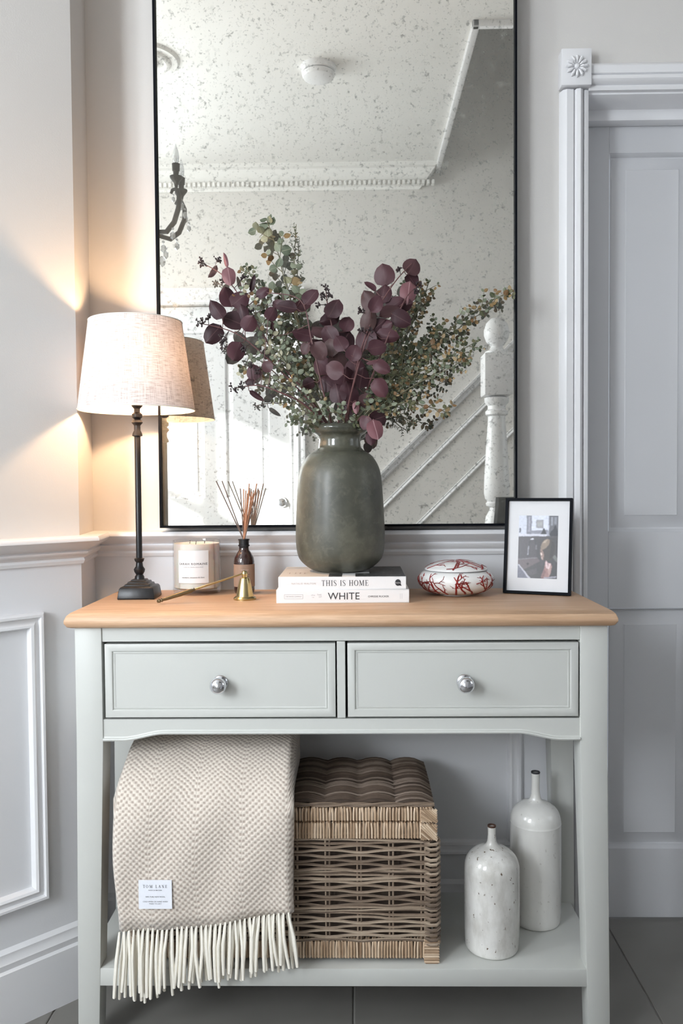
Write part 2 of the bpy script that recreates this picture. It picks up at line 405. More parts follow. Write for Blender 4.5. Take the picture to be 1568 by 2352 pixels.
def text_mb(txt, size, spacing=1.0, align='CENTER'):
    cu = bpy.data.curves.new('t', 'FONT'); cu.body = txt; cu.size = size; cu.align_x = align; cu.align_y = 'CENTER'
    cu.space_character = spacing; cu.resolution_u = 2
    o = bpy.data.objects.new('t', cu); C.objects.link(o)
    me = bpy.data.meshes.new_from_object(o.evaluated_get(bpy.context.evaluated_depsgraph_get()))
    v = [tuple(p.co) for p in me.vertices]; f = [tuple(p.vertices) for p in me.polygons]
    bpy.data.objects.remove(o); bpy.data.curves.remove(cu); bpy.data.meshes.remove(me)
    return v, f
GL = {  # serif capitals: strokes (x0,y0,x1,y1,width), arcs handled below
 'T': (.62, [(.31, 0, .31, 1, .11), (0, .97, .62, .97, .05), (.03, 1, .03, .80, .04), (.59, 1, .59, .80, .04), (.18, .02, .44, .02, .04)]),
 'H': (.78, [(.16, 0, .16, 1, .11), (.62, 0, .62, 1, .11), (.16, .51, .62, .51, .05), (.02, .02, .30, .02, .04), (.02, .98, .30, .98, .04), (.48, .02, .76, .02, .04), (.48, .98, .76, .98, .04)]),
 'I': (.34, [(.17, 0, .17, 1, .11), (.03, .02, .31, .02, .04), (.03, .98, .31, .98, .04)]),
 'M': (.95, [(.14, 0, .17, 1, .05), (.17, 1, .46, .05, .11), (.46, .05, .76, 1, .05), (.78, 1, .80, 0, .11), (.0, .02, .26, .02, .04), (.66, .02, .94, .02, .04), (.03, .98, .2, .98, .04), (.74, .98, .92, .98, .04)]),
 'E': (.62, [(.16, 0, .16, 1, .11), (.02, .02, .56, .02, .04), (.02, .98, .54, .98, .04), (.16, .51, .44, .51, .05), (.55, 0, .57, .22, .04), (.53, 1, .53, .80, .04), (.44, .6, .44, .42, .03)]),
 'L': (.58, [(.16, 0, .16, 1, .11), (.02, .02, .53, .02, .04), (.02, .98, .30, .98, .04), (.53, 0, .55, .24, .04)]),
 'A': (.74, [(.08, 0, .37, 1, .05), (.37, 1, .66, 0, .11), (.18, .34, .56, .34, .05), (0, .02, .18, .02, .04), (.54, .02, .76, .02, .04)]),
 'N': (.80, [(.14, 0, .14, 1, .05), (.14, 1, .66, 0, .11), (.66, 0, .66, 1, .05), (.03, .02, .26, .02, .04), (.02, .98, .16, .98, .04), (.56, .98, .77, .98, .04)]),
 ' ': (.34, [])}
def serif_text(txt, size, gap=.12):
    v = []; f = []; x = 0
    def seg(ax, ay, bx, by, w1, w2=None):
        w2 = w1 if w2 is None else w2; d = Vector((bx - ax, by - ay)); nn = Vector((-d.y, d.x)).normalized(); n = len(v)
        for q in ((ax + nn.x * w1 / 2, ay + nn.y * w1 / 2), (ax - nn.x * w1 / 2, ay - nn.y * w1 / 2), (bx - nn.x * w2 / 2, by - nn.y * w2 / 2), (bx + nn.x * w2 / 2, by + nn.y * w2 / 2)):
            v.append((q[0], q[1], 0))
        f.append((n, n + 1, n + 2, n + 3))
    for ch in txt:
        if ch == 'O':
            pr = None
            for i in range(25):
                a = 2 * pi * i / 24; p = (x + .38 + .32 * cos(a), .5 + .48 * sin(a), .05 + .07 * abs(cos(a)))
                if pr: seg(pr[0], pr[1], p[0], p[1], pr[2], p[2])
                pr = p
            x += .76 + gap
        elif ch == 'S':
            pts = [(.46, .78), (.44, .93), (.27, 1), (.11, .92), (.07, .76), (.16, .60), (.36, .44), (.47, .28), (.43, .09), (.25, 0), (.08, .07), (.05, .24)]
            ws = [.03, .05, .05, .07, .10, .11, .11, .10, .07, .05, .05, .03]
            for i in range(11): seg(x + pts[i][0], pts[i][1], x + pts[i + 1][0], pts[i + 1][1], ws[i], ws[i + 1])
            x += .54 + gap
        else:
            wd, st = GL[ch]
            for s_ in st: seg(x + s_[0], s_[1], x + s_[2], s_[3], s_[4])
            x += wd + gap
    tw = x - gap
    return [((p[0] - tw / 2) * size, (p[1] - .5) * size, 0) for p in v], f
def put(vf, o, ux, uy, bend=None):
    """places flat lettering: o + x*ux + y*uy, or wrapped on a cylinder bend=(radius)"""
    mb = MB(); o, ux, uy = Vector(o), Vector(ux), Vector(uy)
    if bend:
        v = [(bend * sin(p[0] / bend + o.x), -bend * cos(p[0] / bend + o.x), o.z + p[1]) for p in vf[0]]
    else: v = [o + ux * p[0] + uy * p[1] for p in vf[0]]
    return mb.add(v, vf[1])

# ================================================================== THE ROOM
XR = 2.4; YF = -2.40; ZC = 2.61
# floor: grout bed and separate tiles
fl = struct('floor', MB().box(-2.4, 2.6, -2.6, .4, -.12, -.004), M['grout'])
tm = MB().box(-.298, .298, -.298, .298, -.0035, 0).mesh('tile', bevel=.0015, seg=1); tm.materials.append(M['tile'])
for i in range(-4, 5):
    for j in range(-5, 1):
        t = obj('tile', tm, None, fl); t.location = (.29 + i * .6, .02 + j * .6, 0)
        t.scale = (1, 1, 1)

# back wall with door opening
OX0, OX1, OZ = .5085, 1.185, 1.905
wb = struct('wall_back', MB().box(-.80, OX0, 0, .2, 0, ZC).box(OX0, OX1, 0, .2, OZ, ZC).box(OX1, XR + .1, 0, .2, 0, ZC), M['wall'])
obj('wainscot', MB().box(-.70, .456, -.003, .001, 0, .90), M['wain'], wb)
obj('wainscot', MB().box(1.24, XR, -.003, .001, 0, .90), M['wain'], wb)
# oblique left wall: return (A-B), oblique face (B-D), then the bay side
A_, B_, D_ = (-.588, 0), (-.565, -.165), (-1.165, -.765)
wl = struct('wall_left', MB().extrude([A_, B_, D_, (-2.4, -.765), (-2.4, -.60), (-1.2, -.60), (-.80, -.15), (-.80, .0)], 0, ZC, 'z'), M['wall'])
obj('wainscot', MB().sweep([(-.01, 0), (.003, 0), (.003, .90), (-.01, .90)], [D_, B_, (-.588, 0)], -1), M['wain'], wl)
# far wall with door opening and window
DX0, DX1, DZ = -1.085, -.325, 1.955
struct('wall_far', MB().box(DX1, XR + .1, YF - .15, YF, 0, 3.7).box(DX0, DX1, YF - .15, YF, DZ, ZC)
       .box(-1.25, DX0, YF - .15, YF, 0, ZC).box(-2.4, -2.11, YF - .15, YF, 0, ZC)
       .box(-2.11, -1.25, YF - .15, YF, 0, 1.10).box(-2.11, -1.25, YF - .15, YF, 2.3, ZC).box(DX0, DX1, YF - .40, YF - .15, 0, DZ + .1), M['wall'])
# street-side wall with window
struct('wall_street', MB().box(-2.4, -2.25, YF, -1.72, 0, ZC).box(-2.4, -2.25, -.90, -.70, 0, ZC)
       .box(-2.4, -2.25, -1.72, -.90, 0, 1.10).box(-2.4, -2.25, -1.72, -.90, 2.3, ZC), M['wall'])
struct('wall_right', MB().box(XR, XR + .15, YF, -1.4, 0, 3.7).box(XR, XR + .15, -.5, .2, 0, ZC).box(XR, XR + .15, -1.4, -.5, 0, 1.10).box(XR, XR + .15, -1.4, -.5, 2.3, ZC), M['wall'])
# ceiling with stairwell opening
SX0, SY1 = .43, -1.10
cl = struct('ceiling', MB().box(-2.4, SX0, YF - .15, .2, ZC, ZC + .25).box(SX0, XR + .15, SY1, .2, ZC, ZC + .25), M['ceil'])
struct('wall_stairwell', MB().box(SX0 - .1, SX0, YF - .15, SY1, ZC + .25, 3.7).box(SX0 - .1, XR + .15, SY1, SY1 + .1, ZC + .25, 3.7)
       .box(SX0 - .1, XR + .15, YF - .15, SY1 + .1, 3.7, 3.8), M['wall'])
struct('trim_5', MB().box(SX0 - .022, SX0 + .002, YF, SY1 + .022, ZC - .022, ZC + .004).box(SX0 - .022, XR, SY1, SY1 + .022, ZC - .022, ZC + .004), M['trim'], bevel=.004)

# chair rail, baseboard
RAIL = [(0, .893), (.008, .893), (.011, .900), (.009, .905), (.016, .910), (.019, .918), (.016, .921), (.022, .925), (.034, .932), (.043, .940), (.043, .945), (.040, .949), (.0, .950)]
path = [D_, B_, A_, (.454, 0)]
struct('trim_1', MB().sweep(RAIL, path, -1), M['trim'])
BASE = [(0, 0), (.016, 0), (.016, .112), (.012, .117), (.014, .129), (.009, .138), (.010, .148), (.003, .156), (0, .156)]
struct('baseboard_back', MB().sweep(BASE, [A_, (.454, 0)], -1), M['trim'])
struct('baseboard_left', MB().sweep(BASE, [(-2.25, -.765), D_, B_, A_], -1), M['trim'])
struct('baseboard_far', MB().sweep(BASE, [(DX1 + .07, YF), (.35, YF)], 1), M['trim'])
# panel mouldings (a picture-frame moulding on each wall)
PM = [(0, 0), (0, .008), (.004, .013), (.009, .013), (.012, .007), (.018, .008), (.024, .012), (.029, .010), (.033, .003), (.033, 0)]
struct('trim_2', MB().picture_frame((-.535, -.003, .215), (1, 0, 0), (0, 0, 1), (0, -1, 0), .906, .585, PM), M['trim'])
dn = Vector((-1, -1, 0)).normalized(); nn_ = Vector((1, -1, 0)).normalized()
o_ = Vector((B_[0], B_[1], .228)) + dn * .0835 + nn_ * .003
PM2 = [(a * .95, d * 1.2) for a, d in PM]
struct('trim_3', MB().picture_frame(o_, dn, (0, 0, 1), nn_, .66, .575, PM2), M['trim'])

# cornice on the far wall, with a dentil row
CO = [(0, 0), (.012, 0), (.016, .012), (.030, .016), (.034, .034), (.060, .046), (.082, .064), (.088, .078), (.11, .082), (.11, .10), (0, .10)]
cm_ = MB().sweep([(d, ZC - .1 + z) for d, z in CO], [(-2.25, YF), (.420, YF)], 1)
cm_.v = [(p[0] - (ZC - p[2]) * .9 if p[0] > .3 else p[0], p[1], p[2]) for p in cm_.v]
co = struct('trim_4', cm_, M['ceil'])
dm = MB()
for i in range(58): dm.box(-.98 + i * .024, -.98 + i * .024 + .013, YF + .016, YF + .049, ZC - .086, ZC - .067)
tag(obj('dentil_row', dm, M['ceil'], co), kind='stuff')
# wall dado on the stairs: two raking mouldings on the far wall
def raking(z0, prof, name):
    mb = MB(); u = Vector((1, 0, .985)).normalized(); n = Vector((0, 1, 0)); up = Vector((-u.z, 0, u.x)); a = Vector((-.10, YF, z0)); L_ = 2.6
    k = len(prof); v = [a + up * q + n * d for q, d in prof] + [a + u * L_ + up * q + n * d for q, d in prof]
    f = [tuple(range(k)), tuple(range(2 * k - 1, k - 1, -1))] + [(i, i + k, (i + 1) % k + k, (i + 1) % k) for i in range(k)]
    return struct(name, mb.add(v, f), M['trim'])
raking(.832, [(0, 0), (0, .012), (.006, .016), (.010, .010), (.020, .014), (.026, .028), (.036, .030), (.038, 0)], 'trim_6')
raking(.685, [(0, 0), (0, .010), (.006, .013), (.014, .007), (.020, .009), (.022, 0)], 'trim_7')
raking(.42, [(0, 0), (0, .010), (.006, .013), (.014, .007), (.020, .009), (.022, 0)], 'trim_8')

# door builder: real stiles, rails, muntin and raised panels
def door(name, x0, x1, z0, z1, y, face, st, mu, rows, mat):
    """face=-1: seen from -Y; +1: seen from +Y"""
    e = empty(name, ((x0 + x1) / 2, y, z0), kind='structure')
    T = .035; ya, yb = sorted((y, y - face * T))
    def part(nm, a, b, c, d): obj(nm, MB().box(a, b, ya, yb, c, d), mat, e, True, bevel=.001, seg=1)
    part('stile', x0, x0 + st, z0, z1); part('stile', x1 - st, x1, z0, z1)
    zs = [z0] + [q for r in rows for q in r] + [z1]
    xm = (x0 + x1) / 2
    for i in range(0, len(zs), 2): part('rail', x0 + st, x1 - st, zs[i], zs[i + 1])
    for (a, b) in rows:
        part('muntin', xm - mu / 2, xm + mu / 2, a, b)
        for (p, q) in ((x0 + st, xm - mu / 2), (xm + mu / 2, x1 - st)):
            mb = MB(); n = (0, face, 0)
            pr = [(0, 0), (.003, -.004), (.006, -.013), (.009, -.014), (.037, -.003), (.039, -.0005)]
            v = []; f = []
            for ins, d in pr:
                for cx, cz in ((p + ins, a + ins), (q - ins, a + ins), (q - ins, b - ins), (p + ins, b - ins)): v.append((cx, y + face * d, cz))
            for j in range(len(pr) - 1):
                for k in range(4): f.append((j * 4 + k, j * 4 + (k + 1) % 4, j * 4 + 4 + (k + 1) % 4, j * 4 + 4 + k))
            k = (len(pr) - 1) * 4; f.append((k, k + 1, k + 2, k + 3))
            obj('panel', mb.add(v, f), mat, e, True)
    return e
door('door_1', OX0 + .003, OX1 - .003, .008, OZ - .012, .110, -1, .086, .10, [(.176, .752), (.934, 1.815)], M['door'])
d2 = door('door_2', DX0 + .003, DX1 - .003, .008, DZ - .004, YF - .03, 1, .10, .107, [(.2, .76), (.985, 1.82)], M['trim'])
kb = obj('handle', MB().lathe([(.003, 0), (.026, .0005), (.026, .006), (.010, .008), (.010, .03), (.022, .036), (.025, .048), (.020, .060), (.003, .064)], 32), M['chrome'], d2)
kb.rotation_euler = (-pi / 2, 0, 0); kb.location = (DX1 - .04 - (DX0 + DX1) / 2, 0, .955)
# door linings, stops and casings
def casing(x0, x1, z1, yw, face, w, pr, name, blocks):
    """pr: (across, raise) profile of the architrave"""
    k = len(pr); mb = MB()
    def bar(p, q, across):
        p, q, across = Vector(p), Vector(q), Vector(across); n = Vector((0, face, 0))
        v = [p + across * a + n * d for a, d in pr] + [q + across * a + n * d for a, d in pr]
        mb.add(v, [tuple(range(k)), tuple(range(2 * k - 1, k - 1, -1))] + [(i, i + k, (i + 1) % k + k, (i + 1) % k) for i in range(k)])
    bar((x0, yw, 0), (x0, yw, z1), (-1, 0, 0)); bar((x1, yw, 0), (x1, yw, z1), (1, 0, 0)); bar((x0 - (0 if blocks else w), yw, z1), (x1 + (0 if blocks else w), yw, z1), (0, 0, 1))
    return struct(name, mb, M['trim'])
CP = [(0, 0), (0, .012), (.006, .015), (.009, .015), (.011, .009), (.014, .019), (.020, .024), (.028, .022), (.032, .013), (.034, .019), (.049, .021), (.056, .016), (.060, .006), (.061, 0)]
cs = casing(OX0 + .006, OX1 - .006, OZ - .002, 0, -1, .065, CP, 'trim_9', True)
for xx in (OX0 + .006 - .0305, OX1 - .006 + .0305):
    cb = obj('corner_block', MB().box(xx - .0325, xx + .0325, -.030, 0, OZ + .002, OZ + .080), M['trim'], cs, bevel=.002)
    ros = MB()
    for i in range(12):
        a = 2 * pi * i / 12
        p0 = Vector((xx + .006 * cos(a), -.031, OZ + .041 + .006 * sin(a))); p1 = Vector((xx + .020 * cos(a), -.034, OZ + .041 + .020 * sin(a))); p2 = Vector((xx + .024 * cos(a), -.031, OZ + .041 + .024 * sin(a)))
        ros.tube([p0, (p0 + p1) / 2 + Vector((0, -.003, 0)), p1, p2], [.0012, .003, .0036, .0012], 6)
    ros.ball((xx, -.031, OZ + .041), .006, 10, 6)
    obj('rosette', ros, M['trim'], cb)
struct('trim_10', MB().box(OX0 - .0, OX0 + .006, 0, .19, 0, OZ).box(OX1 - .006, OX1, 0, .19, 0, OZ).box(OX0, OX1, 0, .19, OZ - .006, OZ)
       .box(OX0, OX0 + .018, .075, .108, 0, OZ).box(OX1 - .018, OX1, .075, .108, 0, OZ).box(OX0, OX1, .075, .108, OZ - .03, OZ).box(OX0, OX1, .108, .19, OZ - .014, OZ), M['trim'], bevel=.0015)
CP2 = [(0, 0), (0, .012), (.010, .018), (.020, .014), (.030, .020), (.045, .026), (.055, .018), (.068, .028), (.078, .028), (.08, 0)]
casing(DX0, DX1, DZ, YF, 1, .08, CP2, 'trim_11', False)

# windows (frame bars and panes)
def window(name, pts, along, nrm):
    a, b = pts; e = empty(name, (a[0], a[1], 1.1), kind='structure'); a = Vector((a[0], a[1], 0)); ln = (Vector((b[0], b[1], 0)) - a).length
    al, n = Vector(along), Vector(nrm)
    fr = MB()
    def bar(s0, s1, z0, z1, t=.05):
        c = [a + al * s0 - n * t / 2, a + al * s1 - n * t / 2, a + al * s1 + n * t / 2, a + al * s0 + n * t / 2]
        fr.hexa([(p.x, p.y, z0) for p in c], [(p.x, p.y, z1) for p in c])
    for s in (0, ln / 2 - .025, ln - .05): bar(s, s + .05, 1.1, 2.3)
    for z in (1.1, 1.675, 2.25): bar(0, ln, z, z + .05, .049)
    obj('window_frame', fr, M['trim'], e, True)
    for s0, s1 in ((.05, ln / 2 - .025), (ln / 2 + .025, ln - .05)):
        for z0, z1 in ((1.15, 1.675), (1.725, 2.25)):
            p = MB(); c = [a + al * s0 - n * .003, a + al * s1 - n * .003, a + al * s1 + n * .003, a + al * s0 + n * .003]
            p.hexa([(q.x, q.y, z0) for q in c], [(q.x, q.y, z1) for q in c]); obj('window_pane', p, M['pane'], e, True)
window('window_1', ((-2.11, YF - .07), (-1.25, YF - .07)), (1, 0, 0), (0, 1, 0))
window('window_2', ((-2.32, -1.72), (-2.32, -.90)), (0, 1, 0), (1, 0, 0))
window('window_3', ((XR + .07, -1.4), (XR + .07, -.5)), (0, 1, 0), (-1, 0, 0))

# ceiling rose, smoke alarm, chandelier
CHX, CHY = -.757, -1.30
tag(obj('ceiling_rose', MB().lathe([(.004, 0), (.045, 0), (.050, .008), (.070, .010), (.078, .002), (.090, .004), (.098, .012), (.118, .013), (.128, .022), (.002, .0225)], 64, (CHX, CHY, ZC - .0225)), M['ceil']),
    'white round plaster ceiling rose above the chandelier, reflected at the mirror\'s upper left edge', 'ceiling rose')
sm = empty('smoke_alarm', (-.125, -1.375, ZC), label='white round smoke alarm on the ceiling, reflected in the mirror', cat='smoke alarm')
obj('base', MB().lathe([(.002, -.022), (.060, -.022), (.064, -.018), (.066, 0), (.002, 0)], 48), M['trim'], sm)
obj('cover', MB().lathe([(.002, -.050), (.040, -.049), (.056, -.042), (.062, -.030), (.061, -.026), (.002, -.026)], 48), M['trim'], sm)
obj('vent_slot', MB().lathe([(.002, -.0262), (.055, -.0262), (.055, -.0218), (.002, -.0218)], 48), M['greyink'], sm)
ch = empty('chandelier', (CHX, CHY, ZC - .023), label='small black candle-arm chandelier with crystal drops, reflected at the mirror\'s left edge', cat='chandelier')
obj('stem', MB().lathe([(.002, -.66), (.012, -.65), (.02, -.63), (.012, -.60), (.022, -.575), (.03, -.55), (.02, -.53), (.008, -.51), (.008, -.40), (.018, -.38), (.018, -.36), (.006, -.34), (.004, -.30), (.004, -.04), (.03, -.02), (.035, 0), (.002, 0)], 20), M['black'], ch)
zt = 2.20 - (ZC - .023)
for i in range(6):
    a = rad(26 - 60 * i); ca, sa = cos(a), sin(a)
    def R3(r, z): return (r * ca, r * sa, z)
    arm = obj('arm', MB().tube([R3(.015, -.57), R3(.05, -.61), R3(.09, -.615), R3(.125, -.585), R3(.146, -.535), R3(.148, -.495), R3(.135, -.468), R3(.118, -.470), R3(.112, -.482)], [.0095, .0095, .0095, .0095, .0095, .009, .008, .006, .005], 8), M['black'], ch)
    cup = obj('candle_cup', MB().lathe([(.003, -.470), (.006, -.460), (.009, -.448), (.022, -.430), (.023, -.425), (.010, -.423), (.0105, -.405), (.0135, -.404), (.0145, -.380), (.002, -.378)], 16, (.136 * ca, .136 * sa, 0)), M['black'], ch)
    obj('candle_bulb', MB().lathe([(.003, -.384), (.010, -.372), (.0125, -.358), (.010, -.338), (.004, -.318), (.001, -.308)], 12, (.136 * ca, .136 * sa, 0)), M['crystal'], ch)
    for (r, z, s) in ((.136, -.452, 1), (.152, -.50, 1.1), (.12, -.60, 1.2), (.165, -.535, 1), (.075, -.64, 1.2), (.12, -.48, .8)):
        dx = random.uniform(-.012, .012)
        p = R3(r, z); cm = MB()
        cm.ball((p[0] - dx * sa, p[1] + dx * ca, p[2] - .008 * s), .005 * s, 6, 3)
        cm.ball((p[0] - dx * sa, p[1] + dx * ca, p[2] - .028 * s), .009 * s, 6, 3, 1.5)
        obj('crystal_drop', cm, M['crystal'], ch, smooth=False)
for i in range(3):
    obj('crystal_drop', MB().ball((.07 * cos(2.1 * i + .5), .07 * sin(2.1 * i + .5), -.72), .013, 6, 4, 1.6), M['crystal'], ch, smooth=False)

# staircase with newel post
stp = empty('staircase', (.45, -1.9, 0), label='painted staircase rising along the far wall, behind the newel post', cat='staircase')
for i in range(9):
    obj('step', MB().box(.45 + i * .2, .45 + (i + 1) * .2, YF + .002, -1.51, 0, .2 * (i + 1)), M['carpet'], stp, True, bevel=.006)
obj('string_board', MB().extrude([(.43, 0), (.43, .30), (2.3, 2.17), (2.3, 0)], -1.508, -1.488, 'y'), M['trim'], stp, True)
nx, ny = .547, -1.435
nw = empty('newel_post', (nx, ny, -.0), label='white turned newel post with a ball finial, reflected at the mirror\'s right edge', cat='newel post')
obj('shaft', MB().lathe([(.048, 0.842), (.030, 0.847), (.042, 0.867), (.046, 0.892), (.042, 0.922), (.028, 0.947), (.026, 0.957), (.040, 0.964), (.042, 0.974), (.036, 0.980), (.044, 0.990), (.049, 1.012), (.048, 1.062), (.040, 1.202), (.034, 1.282), (.033, 1.307), (.043, 1.314), (.043, 1.327), (.034, 1.334), (.034, 1.347), (.045, 1.360), (.047, 1.377), (.03, 1.384)], 40), M['trim'], nw)
obj('block', MB().box(-.054, .054, -.054, .054, 1.385, 1.545), M['trim'], nw, bevel=.006)
obj('block', MB().box(-.05, .05, -.05, .05, 0, .86), M['trim'], nw, bevel=.006)
obj('finial', MB().lathe([(.03, 1.542), (.046, 1.544), (.044, 1.554), (.030, 1.560), (.022, 1.572), (.026, 1.580), (.040, 1.594), (.048, 1.617), (.048, 1.637), (.040, 1.662), (.022, 1.680), (.002, 1.685)], 40), M['trim'], nw)
tag(obj('handrail', MB().tube([(nx + .05, ny, 1.50), (nx + 1.5, ny, 2.95)], .028, 12), M['trim']), 'white sloping handrail climbing from the newel post', 'handrail')

# ================================================================== CONSOLE TABLE
TX0, TX1, TY0, TY1, TZ = -.5314, .4726, -.3625, -.045, .8215
tb = empty('console_table', (-.03, -.2, 0), label='grey-green painted console table with pale oak top, two drawers and a low shelf', cat='table')
def tbp(nm, mb, mat=None, **kw): return obj(nm, mb, mat or M['table'], tb, True, **kw)
top = []
hw = (TX1 - TX0) / 2; xc = (TX0 + TX1) / 2
mbt = MB(); prof = [(.012, .7905), (.004, .7935), (0, .800), (0, .806), (.003, .813), (.010, .819), (.018, .8215)]
vs = []; fs = []
for ins, z in prof:
    vs += [(TX0 + ins, TY0 + ins, z), (TX1 - ins, TY0 + ins, z), (TX1 - ins, TY1, z), (TX0 + ins, TY1, z)]
for j in range(len(prof) - 1):
    for k in range(4): fs.append((j * 4 + k, j * 4 + (k + 1) % 4, j * 4 + 4 + (k + 1) % 4, j * 4 + 4 + k))
fs += [(3, 2, 1, 0), tuple((len(prof) - 1) * 4 + k for k in range(4))]
tbp('tabletop', mbt.add(vs, fs), M['oak'], bevel=.003, ang=60)
LX0, LX1, LY0, LY1 = -.517, .4585, -.345, -.058
for sx, x in ((1, LX0), (-1, LX1)):
    for sy, y in ((1, LY0), (-1, LY1)):
        q = x - sx * .004; a, b = .0495, .0395
        P_ = []
        for (z, wd, xo) in ((0, b, q - (0 if sx > 0 else 0) - sx * .003), (.575, a, x), (.7905, a, x)):
            P_.append([(xo, y, z), (xo + sx * wd, y, z), (xo + sx * wd, y + sy * wd, z), (xo, y + sy * wd, z)])
        m_ = MB().add([p for r in P_ for p in r], [(3, 2, 1, 0), (8, 9, 10, 11)] + [(j * 4 + k, j * 4 + (k + 1) % 4, j * 4 + 4 + (k + 1) % 4, j * 4 + 4 + k) for j in range(2) for k in range(4)])
        tbp('leg', m_, bevel=.0015)
FX0, FX1, FY = LX0 + .0495, LX1 - .0495, -.342
D1, D2 = (-.4655, -.0360), (-.0185, .4075); DZ0, DZ1 = .6205, .7625
tbp('top_rail', MB().box(FX0, FX1, FY, FY + .02, DZ1 + .001, .7905), bevel=.0008, seg=1)
tbp('centre_stile', MB().box(D1[1] + .001, D2[0] - .001, FY, FY + .02, DZ0, DZ1), bevel=.0008, seg=1)
def apron_z(x):
    d = min(x - FX0, FX1 - x)
    if d < .035: return .5800
    if d > .115: return .5925
    t = (d - .035) / .08; return .5800 + .0125 * (t * t * (3 - 2 * t))
xs = [FX0 + (FX1 - FX0) * i / 120 for i in range(121)]
tbp('apron', MB().extrude([(x, apron_z(x)) for x in xs] + [(FX1, DZ0 - .001), (FX0, DZ0 - .001)], FY, FY + .018, 'y'), bevel=0)
bead = MB(); v = []; f = []
PB = [(0, 0), (-.004, .0005), (-.0055, .003), (-.004, .0055), (-.001, .006), (.0, .008), (.006, .008), (.006, 0)]
for x in xs: v += [(x, FY + d, apron_z(x) + z - .0008) for d, z in PB]
k = len(PB)
for i in range(120):
    for q in range(k): f.append((i * k + q, i * k + (q + 1) % k, (i + 1) * k + (q + 1) % k, (i + 1) * k + q))
tbp('apron_bead', bead.add(v, f))
for sx, x in ((1, LX0 + .006), (-1, LX1 - .006)):
    tbp('side_panel', MB().box(min(x, x + sx * .016), max(x, x + sx * .016), LY0 + .0495, LY1 - .0495, .58, .7905))
tbp('back_panel', MB().box(FX0, FX1, LY1 - .014, LY1 - .004, .58, .7905))
tbp('dust_board', MB().box(FX0, FX1, FY + .018, LY1 - .014, .6, .612))
tbp('shelf', MB().box(LX0 + .002, LX1 - .002, LY0 - .003 + .004, LY1 + .004, .1180, .1518), bevel=.002)
for a, b in (D1, D2):
    dr = tbp('drawer', MB().box(a + .003, b - .002, FY + .0015, FY + .02, DZ0 + .003, DZ1 - .003), bevel=0)
    # front is a raised bead round a flat field, plus the box behind
    w_, h_ = b - a - .005, DZ1 - DZ0 - .006
    obj('bead_moulding', MB().picture_frame((a + .003, FY + .0015, DZ0 + .003), (1, 0, 0), (0, 0, 1), (0, -1, 0), w_, h_,
        [(0, -.002), (0, .0028), (.0015, .0034), (.012, .0034), (.0135, .0025), (.0145, -.0005), (.0165, .0012), (.0185, .0005), (.019, -.001)]), M['table'], dr, True)
    obj('drawer_box', MB().box(a + .012, b - .012, FY + .02, LY1 - .03, DZ0 + .01, DZ1 - .02), M['table'], dr, True)
    kx = -.2505 if a < -.2 else .1985
    kn = obj('knob', MB().lathe([(.002, 0), (.0135, 0), (.0145, .002), (.013, .004), (.0075, .0065), (.0065, .012), (.0085, .015), (.0138, .019), (.0155, .025), (.0135, .031), (.008, .035), (.001, .0362)], 40), M['chrome'], dr)
    kn.rotation_euler = (pi / 2, 0, 0); kn.location = (kx - tb.location.x + tb.location.x, FY + .0015, .6865)
    tag(kn, 'round chrome knob')

# ================================================================== MIRROR
MX0, MX1, MZ0, MZ1 = -.4262, .3520, .9580, 2.28
mr = empty('wall_mirror', ((MX0 + MX1) / 2, 0, MZ0), label='tall antiqued speckled wall mirror in a thin black metal frame above the table', cat='mirror')
fr = MB().picture_frame((MX0, -.002, MZ0), (1, 0, 0), (0, 0, 1), (0, -1, 0), MX1 - MX0, MZ1 - MZ0, [(0, .004), (0, .050), (.0045, .050), (.0045, .036), (.006, .004)])
obj('frame', fr, M['black'], mr, True)
obj('glass', MB().box(MX0 + .005, MX1 - .005, -.0425, -.010, MZ0 + .005, MZ1 - .005), M['mirror'], mr, True)

# ================================================================== TABLE LAMP
LPX, LPY = -.4430, -.163
lp = empty('table_lamp', (LPX, LPY, TZ), rz=rad(2), label='slim black turned table lamp with a lit pale linen shade, at the table\'s left end', cat='lamp')
obj('base', MB().sqlathe([(.0365, 0), (.0375, .002), (.0345, .021), (.032, .0245), (.026, .025), (.025, .0295), (.021, .030), (.020, .034), (.015, .0345), (.014, .038), (.002, .0382)]), M['lampmetal'], lp, bevel=.0015)
obj('lower_turning', MB().lathe([(.010, .037), (.0095, .043), (.007, .047), (.0105, .053), (.0115, .058), (.0075, .064), (.0065, .072), (.009, .075), (.0105, .080), (.006, .082)], 32), M['lampmetal'], lp)
obj('pole', MB().lathe([(.0062, .080), (.0062, .330), (.0055, .331)], 24), M['lampmetal'], lp)
obj('upper_turning', MB().lathe([(.006, .329), (.0105, .331), (.0095, .336), (.0065, .342), (.0065, .352), (.0115, .358), (.010, .362), (.0065, .365), (.0105, .369), (.0105, .375), (.006, .379), (.006, .386), (.0115, .392), (.0085, .396), (.0085, .425), (.004, .426)], 32), M['lampmetal'], lp)
RB, RT, ZB, ZT = .1168, .0930, .3835, .5615
def cone(rb, rt, zb, zt, n=96):
    me = bpy.data.meshes.new('s'); v = []; f = []
    rows = 12
    for j in range(rows + 1):
        t = j / rows
        for i in range(n): a = 2 * pi * i / n; r = rb + (rt - rb) * t; v.append((r * cos(a), r * sin(a), zb + (zt - zb) * t))
    for j in range(rows):
        for i in range(n): f.append((j * n + i, j * n + (i + 1) % n, (j + 1) * n + (i + 1) % n, (j + 1) * n + i))
    me.from_pydata(v, [], f); uv = me.uv_layers.new(name='UVMap'); li = 0
    for j in range(rows):
        for i in range(n):
            for a, b in ((i, j), (i + 1, j), (i + 1, j + 1), (i, j + 1)):
                uv.data[li].uv = (a / n * 4.2, b / rows); li += 1
    me.polygons.foreach_set('use_smooth', [True] * len(me.polygons)); return me
